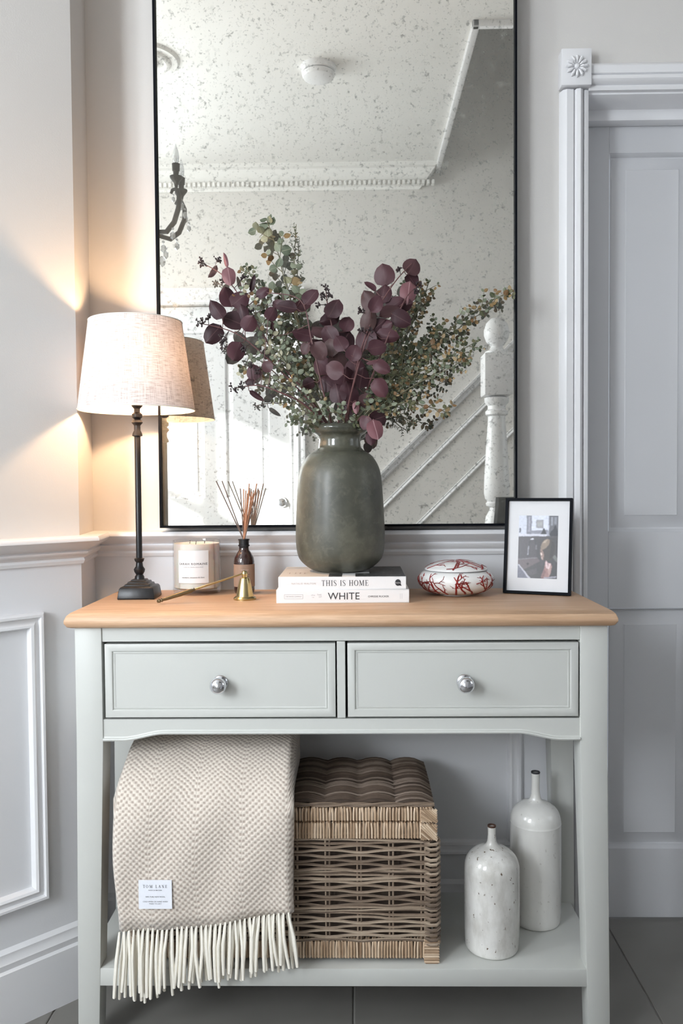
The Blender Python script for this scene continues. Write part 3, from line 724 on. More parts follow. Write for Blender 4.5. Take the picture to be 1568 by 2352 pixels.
sh = obj('lamp_shade', cone(RB, RT, ZB, ZT), M['shade'], lp); sh.data.name = 'lamp_shade'
obj('hem', MB().tube([(RB * cos(2 * pi * i / 72), RB * sin(2 * pi * i / 72), ZB) for i in range(72)], .0012, 5, closed=True), M['shadein'], sh)
obj('hem', MB().tube([(RT * cos(2 * pi * i / 72), RT * sin(2 * pi * i / 72), ZT) for i in range(72)], .0012, 5, closed=True), M['shadein'], sh)
sp = MB()
for i in range(3): a = 2 * pi * i / 3; sp.tube([(.006 * cos(a), .006 * sin(a), .5), (RT * cos(a), RT * sin(a), .55)], .0012, 5)
obj('shade_carrier', sp, M['lampmetal'], lp)
obj('bulb', MB().lathe([(.010, .425), (.012, .432), (.020, .448), (.0215, .462), (.018, .478), (.008, .487), (.001, .489)], 24), M['bulb'], lp)
pl = light('lamp_light', 'POINT', (LPX, LPY, TZ + .476), 5.2, (1, .62, .34), shadow_soft_size=.018)

# ================================================================== CANDLE
cd = empty('scented_candle', (-.3375, -.096, TZ), label='large cream candle in a clear glass jar with a white label, beside the lamp', cat='candle')
CR = .0505
obj('jar', MB().lathe([(.040, 0), (.049, .002), (CR, .006), (CR, .1125), (CR - .002, .1135), (CR - .0024, .1125), (CR - .0024, .012), (.044, .010), (.002, .009)], 64), M['jar'], cd)
obj('wax', MB().lathe([(.040, .0105), (CR - .0027, .014), (CR - .0027, .1065), (CR - .006, .105), (.002, .1045)], 64), M['wax'], cd)
for a in (0, 2.1, 4.2): obj('wick', MB().tube([(.018 * cos(a + .6), .018 * sin(a + .6), .104), (.018 * cos(a + .6) + .001, .018 * sin(a + .6), .1118)], .0008, 5), M['ink'], cd)
lb = MB(); hwid = .66; v = []; f = []
for j, z in enumerate((.026, .094)):
    for i in range(17): a = -hwid + 2 * hwid * i / 16 + .02; v.append(((CR + .0004) * sin(a), -(CR + .0004) * cos(a), z))
f = [(i, i + 1, i + 18, i + 17) for i in range(16)]
lo = obj('label', lb.add(v, f), M['paper'], cd)
obj('lettering', put(text_mb('SARAH ROMAINE', .0066, 1.25), (.02, 0, .066), 0 * Vector((1, 0, 0)), Vector(), CR + .0008), M['ink'], lo)
obj('lettering', put(text_mb('CANDLES FROM ENGLAND', .0031, 1.2), (.02, 0, .0595), Vector(), Vector(), CR + .0008), M['greyink'], lo)
obj('lettering', put(text_mb('mandarin, cinnamon & clove', .0042, 1.0), (.02, 0, .038), Vector(), Vector(), CR + .0008), M['ink'], lo)

# ================================================================== REED DIFFUSER
DFX, DFY = -.2345, -.112
df = empty('reed_diffuser', (DFX, DFY, TZ), label='amber glass reed diffuser bottle with a brown paper label, behind the brass snuffer', cat='diffuser')
obj('bottle', MB().lathe([(.002, 0), (.018, .0005), (.0212, .004), (.0217, .010), (.0217, .068), (.020, .077), (.0145, .087), (.0108, .092), (.0105, .097), (.002, .098)], 48), M['amber'], df)
obj('neck', MB().lathe([(.010, .095), (.0105, .100), (.0122, .1005), (.0122, .103), (.0108, .1035), (.0108, .1125), (.0122, .113), (.0122, .1155), (.008, .116)], 40), M['brownplastic'], df)
v = []; n_ = 28
for z in (.016, .063):
    for i in range(n_ + 1): a = -1.75 + 3.5 * i / n_; v.append((.0221 * sin(a), -.0221 * cos(a), z))
dl = obj('label', MB().add(v, [(i, i + 1, i + n_ + 2, i + n_ + 1) for i in range(n_)]), M['craft'], df)
obj('lettering', put(text_mb('diffuser', .0052, 1.1), (.2, 0, .052), Vector(), Vector(), .0225), M['paleink'], dl)
obj('lettering', put(text_mb('reed oil\n200ml', .0042, 1.1), (.35, 0, .040), Vector(), Vector(), .0225), M['ink'], dl)
reeds = [(-.055, -.012, 1), (-.044, -.004, 1), (-.005, -.010, 1), (.005, .004, 0), (.010, -.01, 0), (.012, .006, 0), (.018, .0, 0), (.022, -.01, 0), (.028, .008, 0), (.032, -.004, 1), (.0, .006, 0), (.015, -.014, 0)]
RL = {}
byx = sorted(range(12), key=lambda q: reeds[q][0])
for k_, q in enumerate(byx):
    RL[q] = ['grey reed leaning furthest left out of the amber diffuser bottle', 'second reed from the left, leaning left out of the amber bottle',
             'dark upright reed just left of the orange reed bundle', 'leftmost orange-brown reed of the upright bundle', 'second orange-brown reed from the bundle\'s left',
             'third orange-brown reed from the bundle\'s left', 'fourth orange-brown reed from the bundle\'s left', 'fifth orange-brown reed from the bundle\'s left, nearer the front',
             'fourth reed from the right in the amber diffuser bottle', 'third reed from the right in the amber diffuser bottle', 'second reed from the right in the amber diffuser bottle',
             'dark thin reed leaning furthest right out of the amber bottle'][k_]
for i, (dx, dy, g) in enumerate(reeds):
    h = (.238 if i < 2 else .222 if g else random.uniform(.200, .226))
    if i in (5, 8): h = .232
    b0 = (-dx * .10, -dy * .3, .100)
    t = tag(obj('reed', MB().tube([b0, (dx, dy, h - .0)], .0012, 6), M['reedgrey' if g else 'reed']), None)
    t.location = (DFX, DFY, TZ)
    tag(t, RL[i], 'reed', 'reeds in the amber diffuser bottle')

# ================================================================== SNUFFER
SNX, SNY = -.2215, -.203
sn = empty('candle_snuffer', (SNX, SNY, TZ), label='brass bell-shaped candle snuffer with a long handle resting on the oak top', cat='candle snuffer')
obj('bell', MB().lathe([(.018, .002), (.0225, 0), (.0228, .003), (.0205, .0055), (.0180, .007), (.0165, .012), (.0140, .026), (.0110, .038), (.0095, .043), (.0050, .045), (.0050, .047), (.0062, .050), (.0062, .053), (.0045, .057), (.001, .058)], 40), M['brass'], sn)
he = Vector((-.383 - SNX, -.268 - SNY, .0055)); hs = Vector((-.006, -.001, .0505)); hm = hs + (he - hs) * .56
obj('handle', MB().tube([hs + Vector((.004, 0, -.003)), hs + Vector((-.001, 0, .0005)), hs + (he - hs) * .06 + Vector((0, 0, .0005)), hm], [.0012, .0018, .0018, .0020], 10), M['brass'], sn)
g_ = [(0, .002), (.015, .0042), (.03, .0022), (.06, .0030), (.12, .0040), (.4, .0044), (.75, .0036), (.84, .0028), (.87, .0042), (.90, .0026), (.93, .0044), (.96, .0028), (.98, .0036), (1, .001)]
obj('grip', MB().tube([hm + (he - hm) * t for t, r in g_], [r for t, r in g_], 12), M['darkwood'], sn)

# ================================================================== BOOKS
BX0, BY0 = -.153, -.260
def book(x0, x1, y0, y1, z0, z1, label, rz):
    e = empty('book', ((x0 + x1) / 2, (y0 + y1) / 2, z0), label=label, cat='book', group='books under the vase')
    c = .0018
    obj('page_block', MB().box(x0 + .002, x1 - .002, y0 + .004, y1 - .003, z0 + c, z1 - c), M['pages'], e, True)
    obj('cover', MB().box(x0, x1, y0, y1, z0, z0 + c).box(x0, x1, y0, y1, z1 - c, z1).box(x0, x1, y0, y0 + .003, z0 + c * .6, z1 - c * .6), M['paper'], e, True, bevel=.0006, seg=1)
    return e
b1 = book(-.1530, .1035, -.2602, -.058, TZ, .8475, 'lower white book with WHITE on its spine, on the oak top', 0)
b2 = book(-.1490, .0978, -.2580, -.062, .8475, .8722, 'upper white book with THIS IS HOME on its spine, directly under the vase', 0)
X_, Z_ = Vector((1, 0, 0)), Vector((0, 0, 1))
def lett(vf, x, y, z, par, mat='ink'): return obj('lettering', put(vf, (x, y, z), X_, Z_), M[mat], par, True)
lett(serif_text('THIS IS HOME', .0108, .13), -.020, -.2584, .8600, b2)
lett(text_mb('NATALIE WALTON', .0046, 1.25), -.100, -.2584, .8590, b2, 'paleink')
q = MB(); qv = []; n_ = 32
q.add([(.082 + .0055 * cos(2 * pi * i / n_), -.2584, .8603 + .0064 * sin(2 * pi * i / n_)) for i in range(n_)], [tuple(range(n_))])
q.add([(.0845, -.2584, .8545), (.0885, -.2584, .8540), (.0880, -.2584, .8565), (.0855, -.2584, .859)], [(0, 1, 2, 3)])
lg = obj('publisher_mark', q, M['ink'], b2, True)
lett(text_mb('home', .0040, 1.0), .082, -.2587, .8600, lg, 'paper')
lett(text_mb('WHITE', .0195, 1.02), -.0225, -.2606, .8342, b1)
lett(text_mb('THE\n  OF', .0040, 1.3), -.0700, -.2606, .8355, b1, 'greyink')
lett(text_mb('the\nin', .0040, 1.5), -.0820, -.2606, .8350, b1, 'greyink')
lett(text_mb('CHRISSIE RUCKER', .0050, 1.0), .0440, -.2606, .8338, b1)
bxm = MB().picture_frame((-.1375, -.2604, .8300), (1, 0, 0), (0, 0, 1), (0, -1, 0), .036, .0085, [(0, 0), (0, .0002), (.0004, .0002), (.0004, 0)])
obj('printed_box', bxm, M['greyink'], b1, True)
lett(text_mb('THE WHITE COMPANY', .0030, 1.0), -.1195, -.2606, .8342, b1, 'greyink')
for dx in (0, .0022, .0044): obj('printed_line', MB().box(.0855 + dx, .0857 + dx, -.2604, -.2601, .829, .8395), M['greyink'], b1, True)
obj('cover_print', MB().box(-.1480, -.030, -.2565, -.064, .87215, .8724), M['cover'], b2, True)
obj('cover_photograph', MB().box(.028, .0970, -.2570, -.064, .87215, .8724).box(-.052, -.026, -.2575, -.20, .87220, .87245).box(.0, .028, -.2575, -.20, .87220, .87245), M['bookphoto'], b2, True)
obj('cover_lettering', MB().add([Vector((-.118, -.195, .8727)) + Vector((p[0], p[1], 0)) for p in serif_text('THI', .02)[0]], serif_text('THI', .02)[1]), M['paleink'], b2, True)

# ================================================================== VASE
VX, VY, VZ = -.0305, -.146, .8722
s_ = 1.704 / 1900
vp = [(50, 1319.5), (66, 1315), (80, 1306), (94, 1291), (100, 1272), (102.3, 1242), (101.3, 1202), (98.7, 1152), (94.5, 1102), (87, 1076), (73, 1055), (58, 1045), (50, 1037), (48, 1028), (47.5, 1016), (51, 1009), (60, 1003), (64, 996), (64.5, 991), (61, 986), (54, 983.5)]
prof = [(r * s_, (1319.5 - y) * s_) for r, y in vp]
# smooth the profile (Catmull-Rom)
def crom(p, k=4):
    out = []
    for i in range(len(p) - 1):
        a, b, c, d = p[max(i - 1, 0)], p[i], p[i + 1], p[min(i + 2, len(p) - 1)]
        for j in range(k):
            t = j / k
            out.append(tuple(.5 * (2 * b[m] + (c[m] - a[m]) * t + (2 * a[m] - 5 * b[m] + 4 * c[m] - d[m]) * t * t + (3 * b[m] - a[m] - 3 * c[m] + d[m]) * t ** 3) for m in range(len(b))))
    return out + [p[-1]]
inner = [(.044, .300), (.038, .288), (.0375, .255), (.060, .235), (.078, .20), (.084, .10), (.07, .015), (.002, .010)]
vs_ = empty('vase', (VX, VY, VZ), label='large mottled olive-green glass vase with a rolled rim, on the two books', cat='vase')
obj('body', MB().lathe([(.002, .0002)] + crom(prof) + inner, 96), M['vase'], vs_)

# ================================================================== CORAL DISH
CX, CY = .2075, -.142
ds = empty('trinket_box', (CX, CY, TZ), label='round white porcelain lidded dish painted with red coral branches', cat='lidded dish')
bp = crom([(.034, .0005), (.036, .0035), (.046, .004), (.062, .010), (.073, .019), (.0772, .030), (.0755, .040), (.068, .048), (.060, .0510)], 4)
lpf = crom([(.062, .0515), (.0645, .0525), (.0635, .055), (.058, .059), (.044, .0655), (.025, .070), (.002, .0715)], 4)
dbody = obj('bowl', MB().lathe([(.002, .001)] + bp + [(.055, .0505), (.002, .048)], 80), M['dish'], ds)
dlid = obj('lid', MB().lathe([(.002, .052)] + lpf, 80), M['dish'], ds)
def on_surf(prof, u, t):
    k = t * (len(prof) - 1); i = min(int(k), len(prof) - 2); fr_ = k - i
    r = prof[i][0] + (prof[i + 1][0] - prof[i][0]) * fr_; z = prof[i][1] + (prof[i + 1][1] - prof[i][1]) * fr_
    return Vector((r * cos(u), r * sin(u), z))
def coral(prof, starts, tlim, scale=1.0):
    mb = MB()
    def grow(u, t, ang, ln, wd, depth):
        pts = []; rr = []
        n = max(4, int(ln / .0028)); a = ang
        for i in range(n):
            p = on_surf(prof, u, min(max(t, tlim[0]), tlim[1])); q = p * 1.0; pts.append(p); rr.append(wd * (1 - .5 * i / n))
            a += random.uniform(-.22, .22) + (.0)
            r = max(.02, math.hypot(p.x, p.y)); u += cos(a) * .0028 / r; t += sin(a) * .0028 / TL
            if not tlim[0] < t < tlim[1]: break
            if depth > 0 and i in (n // 3, 2 * n // 3): grow(u, t, a + random.choice((-1, 1)) * random.uniform(.6, 1.0), ln * .5, wd * .8, depth - 1)
        if len(pts) > 1: mb.tube(pts, rr, 5, flat=.35)
    TL = sum((Vector((prof[i][0], prof[i][1])) - Vector((prof[i + 1][0], prof[i + 1][1]))).length for i in range(len(prof) - 1))
    for u, t, a, ln in starts: grow(u, t, a, ln, .0027 * scale, 2)
    return mb
st = [(-2 * pi * i / 20 + .2, .28 + .03 * (i % 3), random.choice((.6, .9, 1.4, 2.0, 2.4)), .052) for i in range(20)] + [(-2 * pi * i / 11, .62, random.uniform(-.6, .6), .03) for i in range(11)]
obj('coral_painting', coral(bp, st, (.25, .93)), M['coral'], dbody)
obj('coral_painting', coral(lpf, [(2 * pi * i / 6 + .3, .38, random.uniform(.2, 2.6), .055) for i in range(6)] + [(-.6, .5, 2.8, .06), (-2.0, .45, .3, .06)], (.3, .96)), M['coral'], dlid)
obj('rim_line', MB().tube([(.0635 * cos(2 * pi * i / 72), .0635 * sin(2 * pi * i / 72), .0522) for i in range(72)], .0011, 5, closed=True), M['greyink'], dlid)

# ================================================================== PHOTO FRAME
PFW, PFH = .1365, .1985
pf = empty('photo_frame', (.3705, -.1545, TZ + .001), rz=rad(-22), label='black photo frame with a white mount, leaning back at the table\'s right end', cat='photo frame')
tilt = Matrix.Rotation(rad(-9), 4, 'X')
def tl(mb): mb.v = [tuple(tilt @ Vector(p)) for p in mb.v]; return mb
obj('frame', tl(MB().picture_frame((-PFW / 2, .004, 0), (1, 0, 0), (0, 0, 1), (0, -1, 0), PFW, PFH, [(0, -.006), (0, .008), (.0052, .008), (.0058, .002), (.0058, -.006)])), M['black'], pf)
mo = obj('mount', tl(MB().box(-PFW / 2 + .004, PFW / 2 - .004, .0035, .006, .004, PFH - .004)), M['mat'], pf)
obj('backing', tl(MB().box(-PFW / 2 + .003, PFW / 2 - .003, .006, .010, .003, PFH - .003)), M['black'], pf)
obj('strut', MB().hexa([(-.018, .075, 0), (.018, .075, 0), (.018, .079, 0), (-.018, .079, 0)], [(-.012, .032, .13), (.012, .032, .13), (.012, .035, .13), (-.012, .035, .13)]), M['black'], pf)
# the picture: painted per vertex on a grid (u 0..1 to the right, v 0..1 up)
PW, PH = .0800, .1300
def inpoly(p, poly):
    c = False; j = len(poly) - 1
    for i in range(len(poly)):
        if (poly[i][1] > p[1]) != (poly[j][1] > p[1]) and p[0] < (poly[j][0] - poly[i][0]) * (p[1] - poly[i][1]) / (poly[j][1] - poly[i][1]) + poly[i][0]: c = not c
        j = i
    return c
shapes = [
 ([(0, 1), (1, 1), (1, .64), (0, .64)], (.30, .31, .38)), ([(0, 1), (.20, 1), (.20, .70), (0, .70)], (.55, .58, .68)), ([(.02, .80), (.06, .80), (.05, .72), (.01, .73)], (.06, .06, .09)),
 ([(.20, 1), (.33, 1), (.33, .70), (.20, .70)], (.15, .15, .19)), ([(.24, .98), (.29, .98), (.29, .74), (.24, .74)], (.28, .28, .34)),
 ([(.33, 1), (.76, 1), (.76, .76), (.33, .76)], (.62, .65, .76)), ([(.44, .93), (.63, .93), (.63, .80), (.44, .80)], (.27, .27, .29)), ([(.47, .90), (.60, .90), (.60, .83), (.47, .83)], (.33, .33, .34)),
 ([(.78, 1), (1, 1), (1, .70), (.78, .70)], (.10, .10, .12)), ([(.82, .98), (.87, .98), (.87, .84), (.82, .84)], (.25, .26, .30)), ([(.90, .98), (.96, .98), (.96, .86), (.90, .86)], (.22, .23, .27)),
 ([(.30, .76), (.74, .77), (.72, .71), (.30, .72)], (.20, .20, .25)),
 ([(.55, .69), (.60, .75), (.63, .80), (.66, .80), (.68, .76), (.72, .70)], (.008, .008, .014)), ([(.78, .68), (.82, .75), (.88, .78), (.91, .84), (.95, .84), (.98, .78), (1, .72), (1, .68)], (.010, .010, .02)),
 ([(0, .66), (1, .68), (1, 0), (0, 0)], (.050, .042, .050)), ([(.4, .6), (1, .66), (1, .3), (.5, .3)], (.036, .031, .036)), ([(0, .700), (.74, .705), (.74, .675), (0, .665)], (.60, .60, .68)),
 ([(0, .30), (.50, .33), (.56, .27), (.14, .13), (0, .21)], (.105, .078, .085)), ([(0, .285), (0, .30), (.50, .335), (.50, .32)], (.17, .15, .17)),
 ([(.14, .13), (.56, .27), (.62, .12), (.60, 0), (.3, 0)], (.040, .034, .038)), ([(.2, .10), (.48, .16), (.5, .08), (.34, .04)], (.065, .055, .062)),
 ([(0, .205), (0, 0), (.29, 0)], (.13, .13, .18)), ([(0, .215), (.035, .215), (.33, 0), (.27, 0)], (.50, .50, .58)), ([(.225, .235), (.265, .25), (.285, .225), (.255, .20), (.23, .21)], (.010, .004, .008)),
 ([(.23, .36), (.27, .36), (.30, .56), (.34, .61), (.40, .61), (.43, .56), (.43, .50), (.46, .50), (.46, .58), (.41, .635), (.33, .635), (.27, .58)], (.028, .026, .032)), ([(.24, .37), (.265, .37), (.275, .52), (.25, .50)], (.33, .33, .38)),
 ([(.30, .62), (.36, .64), (.41, .62), (.35, .61)], (.65, .65, .72)), ([(.44, .46), (.48, .46), (.48, .54), (.44, .52)], (.14, .13, .15)),
 ([(.92, .40), (.96, .30), (1, .24), (1, 0), (.62, 0), (.60, .08), (.62, .18), (.68, .27), (.80, .30), (.88, .34)], (.034, .032, .036)), ([(.88, .34), (.93, .38), (1, .33), (1, .26), (.96, .28)], (.14, .145, .14)),
 ([(.70, .28), (.68, .17), (.62, .07), (.64, 0), (.74, 0), (.80, .03), (.85, .10), (.87, .20), (.84, .25), (.76, .25)], (.30, .16, .155)),
 ([(.68, .16), (.62, .07), (.60, .01), (.66, .0), (.72, .10)], (.20, .105, .10)), ([(.76, .13), (.80, .03), (.83, .08), (.86, .19), (.82, .20)], (.42, .28, .25)),
 ([(.715, .295), (.70, .21), (.73, .165), (.79, .15), (.83, .20), (.845, .245), (.80, .24), (.76, .255)], (.66, .50, .52)), ([(.74, .26), (.77, .17), (.79, .24)], (.35, .22, .22)),
 ([(.57, .50), (.60, .56), (.66, .61), (.74, .63), (.84, .62), (.92, .57), (.95, .49), (.93, .41), (.90, .36), (.86, .31), (.80, .27), (.73, .28), (.66, .29), (.63, .32), (.60, .36), (.57, .42)], (.045, .034, .029)),
 ([(.57, .50), (.60, .56), (.66, .61), (.74, .63), (.80, .62), (.80, .57), (.76, .52), (.70, .48), (.64, .46), (.59, .46)], (.235, .175, .130)), ([(.62, .56), (.68, .61), (.75, .62), (.70, .57)], (.42, .33, .25)),
 ([(.57, .47), (.62, .46), (.65, .41), (.66, .34), (.65, .295), (.62, .30), (.60, .325), (.585, .35), (.565, .385), (.575, .41), (.57, .44)], (.27, .175, .145)),
 ([(.57, .405), (.60, .41), (.615, .375), (.60, .355), (.575, .375)], (.80, .66, .60)), ([(.60, .34), (.625, .345), (.63, .31), (.61, .305)], (.62, .47, .42)), ([(.575, .43), (.60, .435), (.60, .42), (.577, .418)], (.05, .03, .03)),
 ([(.80, .31), (.88, .34), (.94, .50), (.90, .58), (.84, .60), (.82, .45)], (.024, .020, .020)), ([(.66, .02), (.98, .04), (.98, .02), (.7, 0)], (.35, .34, .40))]
NX_, NY_ = 96, 156; v = []; f = []; cols = []
for j in range(NY_ + 1):
    for i in range(NX_ + 1):
        u, q = i / NX_, j / NY_; v.append((-.0402 + u * PW, .0032, .0325 + q * PH))
        n0 = noise.noise(Vector((u * 9, q * 14, 0))) * .008; u2, q2 = u + n0, q + n0 * .6; c = (.2, .2, .2)
        for po, cc in shapes:
            if inpoly((min(max(u2, .001), .999), min(max(q2, .001), .999)), po): c = cc
        g = 1 + .22 * noise.noise(Vector((u * 22, q * 34, 3))); cols.append((c[0] * g, c[1] * g, c[2] * g, 1))
for j in range(NY_):
    for i in range(NX_): a = j * (NX_ + 1) + i; f.append((a, a + 1, a + NX_ + 2, a + NX_ + 1))
K_ = NX_ + 1
for _ in range(1):
    cols = [tuple(sum(cols[min(max(j + b, 0), NY_) * K_ + min(max(i + a, 0), NX_)][q] for a in (-1, 0, 1) for b in (-1, 0, 1)) / 9 for q in range(4)) for j in range(NY_ + 1) for i in range(K_)]
pm = bpy.data.meshes.new('picture'); pm.from_pydata([tuple(tilt @ Vector(p)) for p in v], [], f)
ca = pm.color_attributes.new('print', 'FLOAT_COLOR', 'POINT'); ca.data.foreach_set('color', [x for c in cols for x in c])
obj('picture', pm, M['print'], pf)

# ================================================================== CERAMIC BOTTLES
SZ = .1518
def bottle(x, y, R, H, nk, sh_, mat, label, rimc):
    e = empty('ceramic_bottle', (x, y, SZ), label=label, cat='bottle', group='white ceramic bottles on the shelf')
    pr = [(R * .90, .0005), (R * .965, .004), (R * .985, H * .08), (R, H * .25), (R, sh_ - .012), (R * .998, sh_), (R * .965, sh_ + .013), (R * .84, sh_ + .026), (R * .58, sh_ + .037), (R * .30, sh_ + .043), (nk * 1.25, sh_ + .050), (nk, sh_ + .062), (nk * .95, H * .93), (nk * 1.02, H - .003)]
    obj('body', MB().lathe([(.002, .0002)] + crom(pr, 3), 72), mat, e)
    obj('rim', MB().lathe([(nk * 1.0, H - .004), (nk * 1.08, H - .0015), (nk * 1.02, H), (nk * .80, H), (nk * .72, H - .02), (.001, H - .022)], 32), M[rimc], e)
bottle(.2600, -.268, .0530, .2385, .0078, .155, M['ceramicA'], 'shorter speckled white ceramic bottle with a rusty rim, in front', 'rust')
bottle(.3660, -.168, .0515, .3080, .0086, .205, M['ceramicB'], 'taller milky white ceramic bottle with a dark rim, behind the shorter one', 'ink')

# ================================================================== RATTAN BASKET
KX0, KX1, KY0, KY1 = -.425, .150, -.328, -.072
KZ = SZ
bk = empty('rattan_basket', ((KX0 + KX1) / 2, (KY0 + KY1) / 2, KZ), label='large square lidded rattan basket on the shelf, partly under the throw', cat='basket')
def kp(nm, mb, mat='rattan', **kw): return obj(nm, mb, M[mat], bk, True, **kw)
def rrect(x0, x1, y0, y1, step, r=.012):
    """points anticlockwise from front-left, with perimeter parameter"""
    pts = []
    cs = [((x0 + r, y0), (x1 - r, y0)), ((x1, y0 + r), (x1, y1 - r)), ((x1 - r, y1), (x0 + r, y1)), ((x0, y1 - r), (x0, y0 + r))]
    for (a, b) in cs:
        l = math.dist(a, b); n = max(2, int(l / step))
        for i in range(n + 1): pts.append((a[0] + (b[0] - a[0]) * i / n, a[1] + (b[1] - a[1]) * i / n, (b[1] - a[1]) / l, -(b[0] - a[0]) / l))
    return pts
pitch = .0595
zrows = []; z = .0440
for g in range(3):
    for k in range(6): zrows.append((z, 0, len(zrows))); z += .0086
    for k in range(3): zrows.append((z - .0008, 1, len(zrows))); z += .0052
zrows.append((z, 0, len(zrows)))
base_pts = rrect(KX0 + .004, KX1 - .004, KY0 + .004, KY1 - .004, .0115)
for z, dense, ri in zrows:
    pts = []; jit = random.uniform(-.0006, .0006); j2 = random.uniform(0, 6); sg = -1 if ri % 2 else 1
    for (x, y, nx2, ny2) in base_pts:
        s = (x - .0020 - (KX0 + .012)) if abs(ny2) > .5 else (y + .01)
        cw = cos(pi * s / pitch)
        dz = (.0022 * sg * cw if not dense else .0022 * sin(s * 17 + ri * 2.1 + j2)) + .0007 * sin(s * 33 + j2)
        o = .0016 * abs(cw) + .0008 * sin(s * 50 + j2) + (.0016 * sin(s * 17 + ri) if dense else 0)
        pts.append((x + nx2 * o, y + ny2 * o, KZ + z + dz + jit))
    kp('weaver', MB().tube(pts, random.uniform(.0024, .0029), 6, closed=True))
xk = KX0 + .012
while xk < KX1 - .01:
    for yy in (KY0 + .004, KY1 - .004):
        for dx in (-.0032, .0032):
            kp('stake', MB().tube([(xk + dx, yy, KZ + .03), (xk + dx + random.uniform(-.001, .001), yy, KZ + .25)], .0020, 5))
    xk += pitch
# binding loops at the corner
cm = MB()
for i in range(21):
    z = KZ + .037 + i * .0095 + random.uniform(-.001, .001)
    for cx_, sx in ((KX1, 1), (KX0, -1)):
        cm.tube([(cx_ - sx * .024, KY0 + .002, z + .002), (cx_ - sx * .014, KY0 - .0025, z), (cx_ - sx * .003, KY0 - .003, z + .001), (cx_ + sx * .003, KY0 + .004, z + .003), (cx_ + sx * .002, KY0 + .02, z + .004)], .0031, 5)
tag(kp('corner_binding', cm), kind='stuff')
def wraps(x0, x1, y0, y1, z0, z1, wd=.0056, r=.0025, topcurl=.0):
    mb = MB()
    for (a, b, nx2, ny2) in (((x0, y0), (x1, y0), 0, -1), ((x1, y0), (x1, y1), 1, 0), ((x1, y1), (x0, y1), 0, 1), ((x0, y1), (x0, y0), -1, 0)):
        l = math.dist(a, b); n = int(l / wd)
        for i in range(n):
            t = (i + .5) / n; x = a[0] + (b[0] - a[0]) * t; y = a[1] + (b[1] - a[1]) * t; j = random.uniform(-.0008, .0008); jj = random.uniform(-.0012, .0012)
            mb.tube([(x - nx2 * .010 + jj, y - ny2 * .010, z1 + .001 + topcurl), (x + jj, y, z1 - .0015), (x + nx2 * .002, y + ny2 * .002, (z0 + z1) / 2 + .004), (x + nx2 * .0015, y + ny2 * .0015, z0 + .004), (x - nx2 * .006 - jj, y - ny2 * .006, z0 + j)], r * random.uniform(.88, 1.05), 5)
    return mb
tag(kp('lower_binding', wraps(KX0 + .004, KX1 - .018, KY0 + .003, KY1, KZ + .008, KZ + .042), 'rattanband'), kind='stuff')
tag(kp('rim_binding', wraps(KX0, KX1 - .012, KY0, KY1, KZ + .2365, KZ + .2680), 'rattanband'), kind='stuff')
kp('core', MB().box(KX0 + .004, KX1 - .004, KY0 + .004, KY1 - .004, KZ + .238, KZ + .267).box(KX0 + .008, KX1 - .008, KY0 + .007, KY1 - .007, KZ + .012, KZ + .038), 'rattanlid')
kp('shade_box', MB().box(KX0 + .012, KX1 - .012, KY0 + .022, KY1 - .012, KZ + .02, KZ + .245), 'rattanlid')  # dark box added behind the weave, standing in for the hollow's shade
for cx_ in (KX0 + .012, KX1 - .012):
    for cy_ in (KY0 + .012, KY1 - .012):
        ft = MB(); ft.sqlathe([(.0115, 0), (.0125, .003), (.0125, .046)], (cx_, cy_, KZ))
        for i in range(9): ft.sqlathe([(.0128, .002 + i * .005), (.0142, .0035 + i * .005), (.0142, .0050 + i * .005), (.0128, .0065 + i * .005)], (cx_, cy_, KZ))
        kp('foot', ft, 'rattanband')
# lid
ld = kp('lid', MB().box(KX0 + .006, KX1 - .006, KY0 + .006, KY1 - .006, KZ + .2700, KZ + .2940), 'rattanlid')
def lpz(nm, mb, mat): return obj(nm, mb, M[mat], ld, True)
tag(lpz('lid_binding', wraps(KX0, KX1 - .012, KY0 + .001, KY1, KZ + .2695, KZ + .2955, topcurl=.001), 'rattanband'), kind='stuff')
for i in range(30):
    t = i / 29; y = KY0 + .012 + (KY1 - KY0 - .018) * t; pts = []
    j = random.uniform(0, .3)
    for k in range(56):
        x = KX0 + .004 + (KX1 - KX0 - .010) * k / 55
        hump = .0085 * abs(sin(pi * (x - .006) / (pitch * 1.15) + .06 * (i % 2) + j * .2)) ** .8
        e = min(1, (x - KX0) / .02, (KX1 - x) / .02)
        pts.append((x + .0, y + .0010 * sin(x * 40 + i) + .004 * sin(pi * x / .07) * .3, KZ + .2965 + hump * e + .006 * sin(pi * t) * e - (1 - e) * .004))
    lpz('lid_weaver', MB().tube(pts, random.uniform(.0034, .0040), 6), 'rattanlid')
edge = MB()
for k in range(2):
    edge.tube([(KX0 + (KX1 - KX0 - .006) * i / 60, KY0 + .004 + .002 * sin(i * .5 + k * pi), KZ + .3005 + .0022 * cos(i * .5 + k * pi)) for i in range(61)], .0028, 6)
lpz('edge_twist', edge, 'rattan')
def crossb(z0, z1):
    mb = MB(); x0, x1 = KX1 - .031, KX1 - .001; h = z1 - z0
    for i in range(6):
        t = i / 6
        mb.tube([(x0 + (x1 - x0) * t, KY0 - .003, z1 - .001), (x1 - .001, KY0 - .0042, z0 + h * (t) + .0)], .0024, 5)
        mb.tube([(x0, KY0 - .0035, z1 - h * t - .002), (x0 + (x1 - x0) * (1 - t), KY0 - .0025, z0 + .001)], .0024, 5)
    return mb
tag(kp('corner_knot', crossb(KZ + .2365, KZ + .2680), 'rattanband'), kind='stuff')
tag(lpz('corner_knot', crossb(KZ + .2700, KZ + .2955), 'rattanband'), kind='stuff')

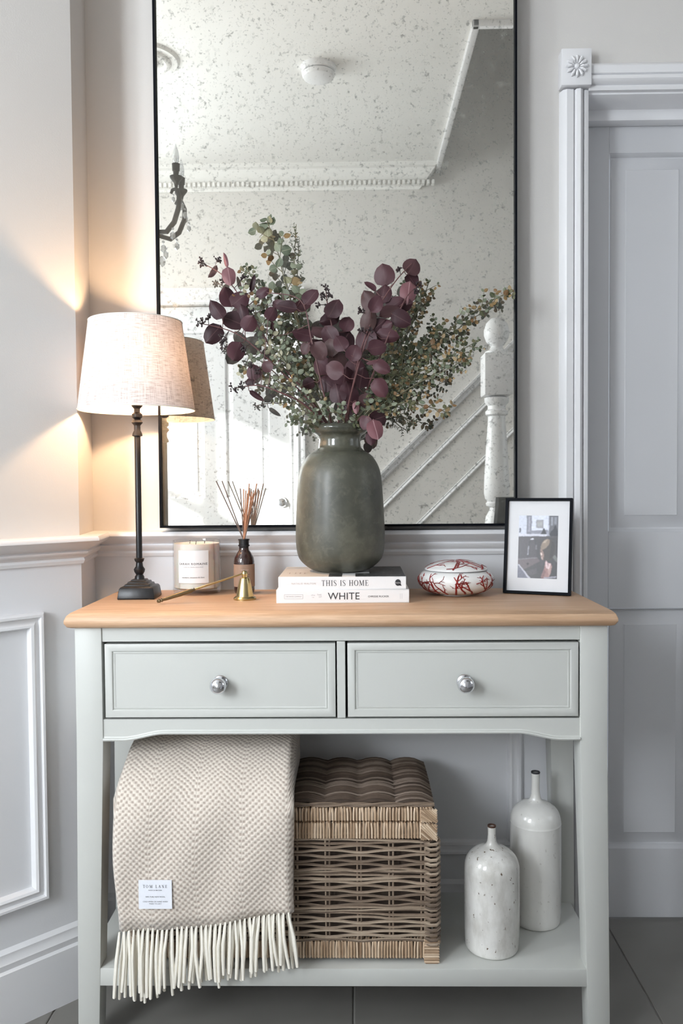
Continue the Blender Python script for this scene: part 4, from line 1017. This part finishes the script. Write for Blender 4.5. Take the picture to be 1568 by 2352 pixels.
# ================================================================== THROW
HX0, HX1 = -.441, -.116
outer = [(-.3800, 0.0), (-.3815, .30), (-.3830, .345), (-.3830, .395), (-.3810, .435), (-.3730, .470), (-.3560, .500), (-.325, .525), (-.285, .545), (-.235, .5575), (-.17, .5640), (-.11, .5620), (-.078, .545), (-.070, .51), (-.070, .478)]
innerp = [(-.10, .4735), (-.20, .4750), (-.30, .4735), (-.338, .468), (-.346, .450), (-.350, .40), (-.352, .33), (-.354, 0)]
def zbot(u): return .2360 + .0360 * u ** 1.15 + .003 * sin(u * 9)
th = empty('throw', ((HX0 + HX1) / 2, -.3, .24), label='folded beige herringbone wool throw with cream tassels, draped over the basket', cat='throw')
op = crom([(y, z) for y, z in outer[1:]], 5); ip = crom(innerp[:-1], 3)
nu = 48; v = []; uvs = []; f = []
for i in range(nu + 1):
    u = i / nu; x = HX0 + (HX1 - HX0) * u; zb = zbot(u)
    e = min(u, 1 - u) * (HX1 - HX0); pinch = 1 - math.sqrt(max(0, 1 - max(0, 1 - e / .013) ** 2)) if e < .013 else 0
    row = [(-.3785, zb)] + [(-.380, zb + (.30 - zb) * .5)] + op
    inn = ip + [(-.354, (zb + .33) / 2), (-.356, zb)]
    allp = row + inn; s = 0; pr = None
    for (y, z) in allp:
        wob = .0030 * sin(u * 7 + z * 9) + .0022 * sin(u * 17 - z * 23) if z < .55 else .002 * sin(u * 9 + y * 20)
        yc, zc = (y, z)
        # pull the section towards its own middle line at the two side edges
        if pr: s += math.dist(pr, (y, z))
        pr = (y, z)
        cyy, czz = (-.366, z) if z < .45 else ((-.366 + (z - .45) * .8 + (y + .366) * .5), z - (z - .515) * .5)
        y2 = y + (cyy - y) * pinch * .85; z2 = z + (czz - z) * pinch * .85
        sl = .018 * max(0, (z - .47)) / .09 * (1 - u)    # left edge drifts with the fold
        v.append((x + .0015 * sin(z * 30 + u) + .004 * sin(z * 11) * (1 - u), y2 + wob * (1 if y < -.355 or z > .5 else 0), z2)); uvs.append((x, s + zb))
m_ = len(allp)
for i in range(nu):
    for j in range(m_): f.append((i * m_ + j, (i + 1) * m_ + j, (i + 1) * m_ + (j + 1) % m_, i * m_ + (j + 1) % m_))
f.append(tuple(range(m_))); f.append(tuple(nu * m_ + j for j in range(m_ - 1, -1, -1)))
me = bpy.data.meshes.new('blanket'); me.from_pydata(v, [], f); ul = me.uv_layers.new(name='UVMap')
for p in me.polygons:
    p.use_smooth = True
    for li, vi in zip(p.loop_indices, p.vertices): ul.data[li].uv = uvs[vi]
bm = bmesh.new(); bm.from_mesh(me); bmesh.ops.recalc_face_normals(bm, faces=bm.faces); bm.to_mesh(me); bm.free()
obj('blanket', me, M['throw'], th, True)
for layer in (0, 1):
    n_ = 36
    for i in range(n_):
        u = (i + .5 + (.5 if layer else 0)) / (n_ + .3); u = min(u, .985)
        x = HX0 + .004 + (HX1 - HX0 - .006) * u; zb = zbot(u) + .004; y = -.3825 + layer * .014
        ln = (.118 if layer == 0 else .128) * random.uniform(.90, 1.06) + (.016 * math.exp(-((u - .2) / .13) ** 2)) - .020 * u
        sx = random.uniform(-.008, .008) + (-.006 if u < .12 else 0) + (.010 if u > .95 else 0); ph = random.uniform(-.004, .004)
        pts = [(x, y + .002, zb), (x + sx * .08 + ph * .4, y - .001, zb - ln * .15), (x + sx * .35 + ph, y - .003, zb - ln * .4), (x + sx * .7 + ph * .6, y - .002, zb - ln * .72), (x + sx, y, zb - ln)]
        r = random.uniform(.0029, .0036)
        t = obj('tassel', MB().tube(pts, [r * .55, r * .85, r, r, r * .85], 6), M['fringe'], th, True)
lbx, lbz = -.3640, .3150
lab = obj('sewn_label', MB().box(lbx - .0300, lbx + .0300, -.3905, -.3895, lbz - .0262, lbz + .0262), M['labelcloth'], th, True)
lab.rotation_euler = (0, 0, 0)
def ll(vf, dx, dz, mat='ink'): return obj('lettering', put(vf, (lbx + dx, -.3909, lbz + dz), X_, Z_), M[mat], lab, True)
ll(serif_text('TOM LANE', .0054, .38), 0, .0150); ll(text_mb('MADE IN BRITAIN', .0028, 1.1), 0, .0078)
ll(text_mb('100% PURE NEW WOOL', .0032, 1.05), 0, -.0042); ll(text_mb('COLD WASH OR HAND WASH', .0031, 1.05), 0, -.0128); ll(text_mb('MADE TO LAST', .0031, 1.05), 0, -.0168)

# ================================================================== FLOWERS
#FLOWERS#
SB = [
  ('burgundy stem leaning far left with a pink folded leaf and seed pods at its tip', [(-0.0477, -0.15, 1.1643), (-0.0995, -0.17, 1.2381), (-0.1518, -0.17, 1.3), (-0.2105, -0.15, 1.4009), (-0.2618, -0.13, 1.4769), (-0.3083, -0.12, 1.5095)]),
  ("burgundy stem reaching out left above the lamp's reflection, tipped with dark seed pods", [(-0.0457, -0.16, 1.161), (-0.107, -0.19, 1.236), (-0.175, -0.2, 1.3044), (-0.2351, -0.2, 1.3522), (-0.3078, -0.19, 1.3747)]),
  ('low burgundy stem on the left with a seed-pod sprig pointing left over the diffuser reeds', [(-0.0516, -0.17, 1.1604), (-0.0979, -0.2, 1.2089), (-0.1479, -0.22, 1.233), (-0.1906, -0.22, 1.2462), (-0.2378, -0.22, 1.2398)]),
  ('burgundy stem left of centre with maroon leaves overlapping the green sprays', [(-0.0433, -0.15, 1.1616), (-0.0638, -0.18, 1.2454), (-0.0843, -0.19, 1.3396), (-0.106, -0.18, 1.4196), (-0.175, -0.17, 1.4382)]),
  ('upright burgundy stem in the centre ending in a pointed seed-pod tip', [(-0.0319, -0.14, 1.1604), (-0.0334, -0.16, 1.2562), (-0.0418, -0.15, 1.3549), (-0.0535, -0.13, 1.4211), (-0.0571, -0.12, 1.4592)]),
  ('tall burgundy stem right of centre with the highest round leaves', [(-0.0164, -0.16, 1.159), (-0.0042, -0.2, 1.2339), (0.0153, -0.21, 1.318), (0.0436, -0.19, 1.3899), (0.0822, -0.17, 1.4545), (0.118, -0.16, 1.4957)]),
  ('burgundy stem at right centre carrying dark leaves behind the pink-backed leaf', [(-0.0121, -0.15, 1.1596), (0.0237, -0.18, 1.2359), (0.0515, -0.2, 1.3021), (0.0808, -0.19, 1.3723), (0.1083, -0.17, 1.4281), (0.1328, -0.16, 1.4519)]),
  ('short drooping burgundy stem hanging over the vase rim on the right', [(-0.0013, -0.17, 1.1599), (0.0126, -0.21, 1.1829), (0.0294, -0.23, 1.1778), (0.0411, -0.235, 1.1536)]),
  ('slender burgundy stem in front of the centre with small crimson leaves to the right', [(-0.0225, -0.17, 1.1584), (-0.0112, -0.22, 1.2062), (0.0019, -0.25, 1.2533), (0.0189, -0.26, 1.3098), (0.0316, -0.26, 1.3427)]),
]
LB = [
  (0, (-0.291, -0.1215, 1.4946), 0.0291, 0.0118, 235, 'b'),
  (0, (-0.2525, -0.1556, 1.4775), 0.0375, 0.0241, 280, 'p'),
  (0, (-0.262, -0.1429, 1.5109), 0.0305, 0.0081, 105, 'p'),
  (0, (-0.2072, -0.1351, 1.4644), 0.0343, 0.0090, 75, 'b'),
  (0, (-0.2597, -0.1232, 1.4392), 0.0400, 0.0318, 110, 'b'),
  (0, (-0.2321, -0.1658, 1.4259), 0.0390, 0.0337, 40, 'b'),
  (0, (-0.1861, -0.1572, 1.4413), 0.0285, 0.0178, 30, 'b'),
  (1, (-0.2683, -0.2106, 1.395), 0.0431, 0.0250, 125, 'b'),
  (1, (-0.2381, -0.1893, 1.3776), 0.0455, 0.0367, 160, 'b'),
  (1, (-0.2045, -0.2281, 1.3645), 0.0324, 0.0273, 60, 'b'),
  (1, (-0.2798, -0.1867, 1.3551), 0.0438, 0.0315, 230, 'b'),
  (1, (-0.2306, -0.2163, 1.3144), 0.0396, 0.0318, 250, 'b'),
  (1, (-0.222, -0.1908, 1.3909), 0.0349, 0.0227, 100, 'b'),
  (2, (-0.1973, -0.219, 1.2711), 0.0292, 0.0249, 100, 'b'),
  (2, (-0.1918, -0.2261, 1.2259), 0.0325, 0.0094, 325, 'b'),
  (2, (-0.1602, -0.2268, 1.3829), 0.0273, 0.0222, 60, 'b'),
  (2, (-0.1692, -0.2245, 1.2811), 0.0240, 0.0188, 120, 'b'),
  (2, (-0.2045, -0.2107, 1.256), 0.0207, 0.0155, 200, 'b'),
  (3, (-0.1313, -0.1933, 1.4032), 0.0401, 0.0227, 170, 'b'),
  (3, (-0.0847, -0.2028, 1.4194), 0.0364, 0.0277, 50, 'b'),
  (3, (-0.1035, -0.1647, 1.4124), 0.0355, 0.0195, 20, 'b'),
  (3, (-0.1006, -0.1783, 1.3522), 0.0422, 0.0229, 170, 'b'),
  (3, (-0.0691, -0.2056, 1.3153), 0.0381, 0.0277, 300, 'b'),
  (3, (-0.0964, -0.1795, 1.3241), 0.0246, 0.0193, 240, 'b'),
  (3, (-0.0911, -0.1755, 1.254), 0.0247, 0.0212, 200, 'b'),
  (3, (-0.151, -0.1665, 1.4143), 0.0266, 0.0177, 150, 'b'),
  (3, (-0.1652, -0.1611, 1.3674), 0.0356, 0.0098, 80, 'b'),
  (4, (-0.0422, -0.1508, 1.4086), 0.0393, 0.0358, 60, 'b'),
  (4, (-0.0475, -0.1251, 1.3935), 0.0418, 0.0236, 200, 'b'),
  (4, (-0.0142, -0.1324, 1.3792), 0.0325, 0.0271, 70, 'b'),
  (4, (-0.0189, -0.1324, 1.348), 0.0398, 0.0380, 60, 'b'),
  (4, (-0.0312, -0.1696, 1.2988), 0.0407, 0.0354, 90, 'b'),
  (4, (-0.0647, -0.1451, 1.2921), 0.0377, 0.0332, 120, 'b'),
  (4, (-0.0478, -0.1567, 1.3538), 0.0392, 0.0303, 120, 'b'),
  (4, (-0.0782, -0.1349, 1.3393), 0.0307, 0.0253, 150, 'b'),
  (4, (-0.069, -0.1339, 1.367), 0.0361, 0.0271, 140, 'b'),
  (4, (-0.0199, -0.1795, 1.2625), 0.0440, 0.0387, 80, 'b'),
  (4, (-0.0458, -0.1725, 1.3247), 0.0353, 0.0283, 100, 'b'),
  (4, (-0.0552, -0.1705, 1.2552), 0.0354, 0.0301, 140, 'b'),
  (5, (0.0627, -0.1537, 1.4735), 0.0429, 0.0366, 100, 'b'),
  (5, (0.1191, -0.1567, 1.4896), 0.0339, 0.0321, 60, 'b'),
  (5, (0.1192, -0.1409, 1.4672), 0.0306, 0.0252, 300, 'b'),
  (5, (0.0303, -0.1707, 1.4192), 0.0389, 0.0300, 110, 'b'),
  (5, (0.0347, -0.1762, 1.4457), 0.0282, 0.0132, 140, 'b'),
  (5, (0.0595, -0.1651, 1.4332), 0.0408, 0.0302, 80, 'b'),
  (5, (0.0295, -0.202, 1.3739), 0.0451, 0.0269, 75, 'b'),
  (5, (0.0726, -0.1817, 1.393), 0.0457, 0.0263, 20, 'b'),
  (5, (0.0224, -0.2003, 1.3375), 0.0417, 0.0399, 100, 'b'),
  (5, (0.043, -0.2182, 1.4011), 0.0344, 0.0240, 60, 'b'),
  (5, (0.0469, -0.1929, 1.3635), 0.0384, 0.0297, 40, 'b'),
  (6, (0.1118, -0.1579, 1.4396), 0.0463, 0.0294, 262, 'p'),
  (6, (0.0925, -0.1984, 1.3782), 0.0417, 0.0296, 330, 'b'),
  (6, (0.0648, -0.1972, 1.3445), 0.0452, 0.0244, 350, 'b'),
  (6, (0.0443, -0.2135, 1.318), 0.0379, 0.0276, 10, 'b'),
  (6, (0.0607, -0.1932, 1.3659), 0.0296, 0.0227, 10, 'b'),
  (6, (0.0819, -0.17, 1.411), 0.0389, 0.0265, 30, 'b'),
  (6, (0.0022, -0.1741, 1.2856), 0.0388, 0.0353, 90, 'b'),
  (6, (0.0141, -0.1973, 1.2599), 0.0400, 0.0313, 80, 'b'),
  (6, (-0.0086, -0.2076, 1.2288), 0.0450, 0.0346, 100, 'b'),
  (6, (0.1002, -0.1566, 1.4137), 0.0357, 0.0267, 10, 'b'),
  (6, (-0.0326, -0.2094, 1.2288), 0.0380, 0.0294, 100, 'b'),
  (6, (-0.0163, -0.1403, 1.2094), 0.0396, 0.0270, 80, 'b'),
  (7, (0.0408, -0.2481, 1.1578), 0.0388, 0.0278, 285, 'p'),
  (7, (0.0451, -0.2177, 1.1786), 0.0361, 0.0292, 20, 'b'),
  (7, (0.0323, -0.2453, 1.1396), 0.0253, 0.0186, 270, 'b'),
  (7, (0.0226, -0.2275, 1.1712), 0.0273, 0.0222, 250, 'b'),
  (8, (0.0516, -0.2458, 1.2784), 0.0371, 0.0220, 325, 'p2'),
  (8, (0.049, -0.2424, 1.2379), 0.0389, 0.0271, 300, 'p2'),
  (8, (0.0033, -0.2252, 1.2022), 0.0257, 0.0111, 275, 'p'),
  (8, (-0.0359, -0.24, 1.2717), 0.0373, 0.0305, 150, 'b'),
  (8, (0.0349, -0.2849, 1.2811), 0.0214, 0.0082, 190, 'p2'),
  (8, (-0.025, -0.2622, 1.3181), 0.0301, 0.0251, 120, 'b'),
  (8, (-0.0002, -0.2604, 1.3), 0.0318, 0.0268, 70, 'b'),
  (8, (0.0232, -0.2098, 1.2154), 0.0311, 0.0242, 20, 'b'),
]
BER = [
  (0, (-0.3065, -0.13, 1.5086), 0.0127),
  (0, (-0.2811, -0.13, 1.5155), 0.0091),
  (0, (-0.2675, -0.14, 1.4701), 0.0072),
  (0, (-0.228, -0.14, 1.4723), 0.0100),
  (1, (-0.3059, -0.2, 1.3727), 0.0140),
  (1, (-0.2885, -0.2, 1.3803), 0.0087),
  (1, (-0.2553, -0.21, 1.3421), 0.0104),
  (1, (-0.258, -0.21, 1.3293), 0.0087),
  (1, (-0.2168, -0.21, 1.3203), 0.0069),
  (2, (-0.2363, -0.23, 1.2395), 0.0129),
  (2, (-0.2184, -0.23, 1.2452), 0.0103),
  (2, (-0.2018, -0.23, 1.2831), 0.0060),
  (4, (-0.0568, -0.13, 1.455), 0.0109),
  (4, (-0.062, -0.14, 1.435), 0.0081),
  (4, (-0.0494, -0.14, 1.4366), 0.0081),
  (5, (0.0928, -0.17, 1.4804), 0.0071),
  (5, (0.0141, -0.2, 1.3925), 0.0079),
  (6, (0.132, -0.17, 1.4496), 0.0089),
  (6, (0.1258, -0.17, 1.4383), 0.0071),
  (4, (-0.071, -0.14, 1.4191), 0.0072),
  (8, (0.0314, -0.27, 1.3409), 0.0084),
  (6, (0.0155, -0.21, 1.3521), 0.0069),
  (2, (-0.1891, -0.23, 1.2703), 0.0069),
  (0, (-0.2093, -0.16, 1.4032), 0.0072),
]
SG = [
  ('tallest green eucalyptus stem with round grey-green leaves rising high at upper left', [(-0.0408, -0.14, 1.1649), (-0.0701, -0.13, 1.2602), (-0.1086, -0.12, 1.361), (-0.1419, -0.11, 1.4715), (-0.1577, -0.1, 1.5375), (-0.1807, -0.1, 1.6055)], (0.0152, 0.0322, 'round', 0.52)),
  ('thin spiky green stem standing just right of the tallest eucalyptus stem', [(-0.0393, -0.13, 1.1656), (-0.08, -0.11, 1.2719), (-0.1123, -0.09, 1.3755), (-0.1242, -0.09, 1.4852), (-0.1194, -0.09, 1.5988)], (0.0072, 0.0197, 'spike', 0.35)),
  ('green stem at left with pale cream-edged leaves crossing the dark burgundy ones', [(-0.0495, -0.15, 1.1643), (-0.0956, -0.16, 1.2392), (-0.1516, -0.17, 1.3175), (-0.2004, -0.16, 1.3987), (-0.2369, -0.15, 1.4365)], (0.0116, 0.0412, 'cream', 0.25)),
  ('low green stem at far left bearing peach-coloured tip leaves', [(-0.0546, -0.16, 1.161), (-0.1072, -0.19, 1.2143), (-0.1581, -0.2, 1.2612), (-0.2012, -0.2, 1.2874), (-0.2255, -0.2, 1.2833)], (0.0107, 0.0376, 'cream', 0.15)),
  ('short green stem low on the left, curving down towards the vase rim', [(-0.0604, -0.17, 1.1604), (-0.0853, -0.2, 1.1699), (-0.1045, -0.21, 1.178), (-0.1191, -0.21, 1.1824)], (0.0098, 0.0233, 'green', 0.10)),
  ("green stem in the left middle leaning towards the door's reflection", [(-0.0483, -0.13, 1.1657), (-0.1023, -0.12, 1.2618), (-0.1476, -0.11, 1.3541), (-0.1934, -0.1, 1.4473), (-0.2248, -0.1, 1.5093)], (0.0098, 0.0304, 'green', 0.25)),
  ('bushy green stem behind the burgundy leaves left of centre', [(-0.044, -0.12, 1.1663), (-0.081, -0.09, 1.256), (-0.1133, -0.08, 1.3406), (-0.1357, -0.08, 1.4144), (-0.1586, -0.08, 1.4422)], (0.0116, 0.0394, 'green', 0.20)),
  ("longest green stem stretching right to the mirror's edge with orange tips", [(-0.0121, -0.14, 1.1647), (0.0605, -0.13, 1.2501), (0.1335, -0.12, 1.3225), (0.207, -0.11, 1.3775), (0.2675, -0.1, 1.4195), (0.3284, -0.1, 1.4523)], (0.0107, 0.0322, 'amber', 0.18)),
  ('olive and orange stem standing upright right of the burgundy leaves', [(-0.0122, -0.13, 1.1653), (0.0522, -0.11, 1.2706), (0.1078, -0.1, 1.3623), (0.1409, -0.09, 1.4276), (0.1594, -0.09, 1.4747)], (0.0089, 0.0340, 'amber', 0.30)),
  ('green stem pointing right below the longest one, with fine bare cross twigs', [(-0.0076, -0.15, 1.164), (0.0678, -0.17, 1.2322), (0.1383, -0.17, 1.2796), (0.2009, -0.16, 1.3111), (0.2535, -0.15, 1.3413)], (0.0081, 0.0340, 'olive', 0.20)),
  ('green stem at middle right ending in curled orange leaflets', [(-0.0049, -0.16, 1.1633), (0.0669, -0.19, 1.2127), (0.1271, -0.2, 1.2499), (0.1745, -0.2, 1.2709), (0.2288, -0.2, 1.3004)], (0.0089, 0.0304, 'amber', 0.25)),
  ('low green stem on the right with orange-tipped leaves, over the raking rail', [(-0.0013, -0.17, 1.1599), (0.0488, -0.21, 1.1938), (0.0998, -0.22, 1.2094), (0.1466, -0.22, 1.2005), (0.1849, -0.22, 1.1891)], (0.0098, 0.0304, 'amber', 0.20)),
  ('lowest spiky olive stem drooping right of the vase rim', [(-0.0014, -0.15, 1.1604), (0.0461, -0.15, 1.1902), (0.0817, -0.15, 1.1987), (0.1084, -0.15, 1.1807), (0.1234, -0.15, 1.1717)], (0.0081, 0.0233, 'spike', 0.20)),
  ('dark olive stem behind the burgundy leaves right of centre', [(-0.0142, -0.11, 1.1667), (0.0344, -0.085, 1.2647), (0.0769, -0.075, 1.3579), (0.1099, -0.07, 1.4138), (0.1287, -0.07, 1.4643)], (0.0107, 0.0394, 'olive', 0.25)),
  ('leafy olive stem filling the gap between burgundy leaves and the long right stem', [(-0.0068, -0.13, 1.1653), (0.0611, -0.11, 1.2433), (0.1075, -0.1, 1.2987), (0.1589, -0.09, 1.3453), (0.1819, -0.09, 1.3816)], (0.0098, 0.0412, 'olive', 0.20)),
  ('short green stem just above the vase rim in the centre', [(-0.0252, -0.17, 1.1584), (-0.0202, -0.2, 1.178), (-0.0371, -0.215, 1.1941), (-0.0584, -0.215, 1.2028)], (0.0116, 0.0215, 'green', 0.10)),
  ('short olive stem just above the vase rim at right centre', [(-0.0119, -0.17, 1.1583), (0.0144, -0.2, 1.182), (0.0403, -0.21, 1.2067), (0.0752, -0.2, 1.2331)], (0.0107, 0.0304, 'olive', 0.10)),
]
def leaf_mesh(name, mat, aspect, curl, fold, point=0.0, nl=7, nw=4):
    """unit length along +Z, width along X, face towards -Y"""
    v = []; f = []
    for j in range(nl + 1):
        t = j / nl; wdt = (max(0.0, sin(pi * t ** (.80 + point * .2))) ** (.48 + point * .5)) * aspect / 2
        if j == 0: wdt = .012
        if j == nl: wdt = .006
        for i in range(nw + 1):
            s = (i / nw - .5) * 2
            v.append((s * wdt, curl * (t - .3) ** 2 + fold * abs(s) * wdt * 2 + .03 * sin(s * 3 + t * 6) * aspect, t))
    for j in range(nl):
        for i in range(nw): a = j * (nw + 1) + i; f.append((a, a + 1, a + nw + 2, a + nw + 1))
    me = bpy.data.meshes.new(name); me.from_pydata(v, [], f); me.polygons.foreach_set('use_smooth', [True] * len(f))
    me.materials.append(mat); return me
def leaf_obj(me, p, d, n, L_, W_=None, parent=None, off=Vector()):
    d = d.normalized(); n = (n - d * n.dot(d)).normalized(); x = n.cross(d) * -1   # x, y=-n, z=d
    o = bpy.data.objects.new('leaf', me); C.objects.link(o); o.parent = parent
    m = Matrix((x, -n, d)).transposed().to_4x4()
    o.matrix_local = Matrix.Translation(Vector(p) - off) @ m @ Matrix.Diagonal((W_ or L_, L_, L_, 1)); return o
def bez(path, k=6): return [Vector(q) for q in crom(path, k)]
rnd = random.Random(11)
RND = lambda a, b: rnd.uniform(a, b)
MOUTH = Vector((VX, VY, VZ + .285))
def stem_path(path):
    p = bez(path); s = Vector(path[0])
    inside = Vector((VX + (s.x - VX) * .8, VY + (s.y - VY) * .5, 1.172)); bot = Vector((VX - (s.x - VX) * .7, VY + RND(-.01, .01), VZ + .03))
    return [bot, inside] + p[1:]
LBM = [leaf_mesh('burgundy_leaf_%d' % i, M['leafb'], 1, c, fo) for i, (c, fo) in enumerate(((.25, .10), (-.2, .12), (.1, -.10)))]
LPM = leaf_mesh('pink_leaf', M['leafp'], 1, .15, .12)
LP2 = leaf_mesh('crimson_leaf', plain('crimson_leaf', (.085, .026, .034), .55, .2, 60, bmp=0), 1, .2, .15)
for si, (label, path) in enumerate(SB):
    pts = stem_path(path); base = Vector((VX, VY, VZ + .03))
    e = empty('burgundy_eucalyptus_stem', pts[0], label=label, cat='eucalyptus stem', group='burgundy eucalyptus stems in the vase')
    n = len(pts)
    smb = MB().tube(pts, [.0022 - .0014 * i / n for i in range(n)], 6)
    for (s, p, ln, wd, a, t) in LB:
        if s != si: continue
        a = rad(a); d = Vector((cos(a), RND(-.25, .25), sin(a))); p = Vector(p); bp_ = p - d.normalized() * ln * .5
        k = min(range(3, n), key=lambda i: (pts[i] - bp_).length); q = pts[k]
        mid = (q + bp_) * .5 + Vector((0, 0, -.004)); smb.tube([q, mid, bp_, bp_ + d * .003], [.0009, .0008, .0008, .0006], 5)
        me = LPM if t == 'p' else LP2 if t == 'p2' else rnd.choice(LBM)
        leaf_obj(me, bp_, d, Vector((RND(-.45, .45), -1, RND(-.3, .5))), ln * 1.08, wd * 1.2, e, pts[0])
    obj('stem', smb, M['stemb'], e, True)
    for (s, p, r) in BER:
        if s != si: continue
        p = Vector(p); k = min(range(3, n), key=lambda i: (pts[i] - p).length); q = pts[k]
        cm = MB()
        dirm = (p - q); dirm = dirm.normalized() if dirm.length > .003 else (pts[-1] - pts[-3]).normalized()
        if (p - q).length > .004: cm.tube([q, p], .0007, 4)
        for i in range(9):
            w_ = Vector((RND(-1, 1), RND(-.7, .7), RND(-1, 1))).normalized() * r * RND(.5, 1.0) + dirm * r * .3
            cm.tube([p - dirm * r * .3, p + w_ * .6, p + w_], [.0005, .0005, .0004], 4)
            for k2 in (1, .8, .62):
                u2 = p + w_ * k2 + Vector((RND(-1, 1), RND(-1, 1), RND(-1, 1))) * .0018
                cm.ball(u2, RND(.0011, .0019), 6, 4, 1.2)
        obj('seed_pods', cm, M['berry'], e, True)

SM = {}
for key, mat in (('g', 'leafg'), ('d', 'leafd'), ('y', 'leafy'), ('c', 'leafc')):
    SM[key] = [leaf_mesh('small_leaf_%s%d' % (key, i), M[mat], 1, c, .12, 0, 4, 2) for i, c in enumerate((.2, -.15))]
PAL = dict(round=('gggggc', .12), cream=('ggggcc', .12), green=('gggd', .05), olive=('dddg', .10), amber=('dddg', .50), spike=('gd', .1))
for gi, (label, path, (sz, tw, style, start)) in enumerate(SG):
    pts = stem_path(path); n = len(pts); off = pts[0]
    sz = sz * (1.55 if style == 'round' else 1.32 if style != 'spike' else 1.1); tw = tw * (2.3 if style == 'round' else 1.4)
    e = empty('green_eucalyptus_stem', off, label=label, cat='eucalyptus stem', group='green eucalyptus stems in the vase')
    smb = MB().tube(pts, [.0019 - .0013 * i / n for i in range(n)], 6)
    L_tot = sum((pts[i + 1] - pts[i]).length for i in range(2, n - 1))
    pal, tipp = PAL[style]
    def at_len(l):
        for i in range(2, n - 1):
            s = (pts[i + 1] - pts[i]).length
            if l <= s: return pts[i] + (pts[i + 1] - pts[i]) * (l / s), (pts[i + 1] - pts[i]).normalized()
            l -= s
        return pts[-1], (pts[-1] - pts[-2]).normalized()
    def sprig(p, d, ln, tipbias):
        m = max(3, int(ln / (sz * (.62 if style != 'spike' else .8)))); pp = [p]; dd = d.copy()
        for i in range(m):
            dd = (dd + Vector((RND(-.16, .16), RND(-.12, .12), RND(-.06, .16)))).normalized(); q = pp[-1] + dd * ln / m
            q.y = min(q.y, -.052); pp.append(q)
        smb.tube(pp, [.0009 - .0005 * i / m for i in range(m + 1)], 4)
        side = dd.cross(Vector((0, -1, 0))).normalized()
        for i in range(1, m + 1):
            t = i / m; ax = side if i % 2 else (side * .35 + Vector((0, -1, 0)) * .9)
            for sg in (1, -1):
                if count[0] >= 285: return
                if RND(0, 1) < .06: continue
                dl = (ax * sg + dd * RND(.35, .9) + Vector((RND(-.2, .2), RND(-.2, .2), RND(-.2, .2)))).normalized()
                k = 'y' if RND(0, 1) < tipp * (.25 + .75 * t) * tipbias else rnd.choice(pal)
                L2 = sz * RND(.75, 1.15) * (1.05 - .35 * t)
                q = pp[i].copy(); 
                if q.y + dl.y * L2 > -.045: dl.y = -abs(dl.y)
                leaf_obj(rnd.choice(SM[k]), q, dl, Vector((RND(-.7, .7), -1, RND(-.5, .8))), L2, L2 * (RND(.3, .42) if style == 'spike' else RND(.62, .85) if style != 'round' else RND(.85, 1.0)), e, off); count[0] += 1
    count = [0]
    l = L_tot * start; sgn = 1; step = sz * (1.5 if style == 'round' else 1.0)
    while l < L_tot * .96:
        p, d = at_len(l); t = l / L_tot
        side = d.cross(Vector((0, -1, 0))).normalized() * sgn
        dd = (d * RND(.7, 1.1) + side * RND(.5, .95) + Vector((0, RND(-.55, .25), RND(-.05, .15)))).normalized()
        sprig(p, dd, tw * RND(.65, 1.25) * (1.1 - .55 * t), .5 + t)
        sgn = -sgn; l += step * RND(.8, 1.3) * (1.5 if style == 'spike' else 1)
    sprig(pts[-3], (pts[-1] - pts[-3]).normalized(), (pts[-1] - pts[-3]).length * 1.05, 1.5)
    obj('stem', smb, M['stemg'], e, True)
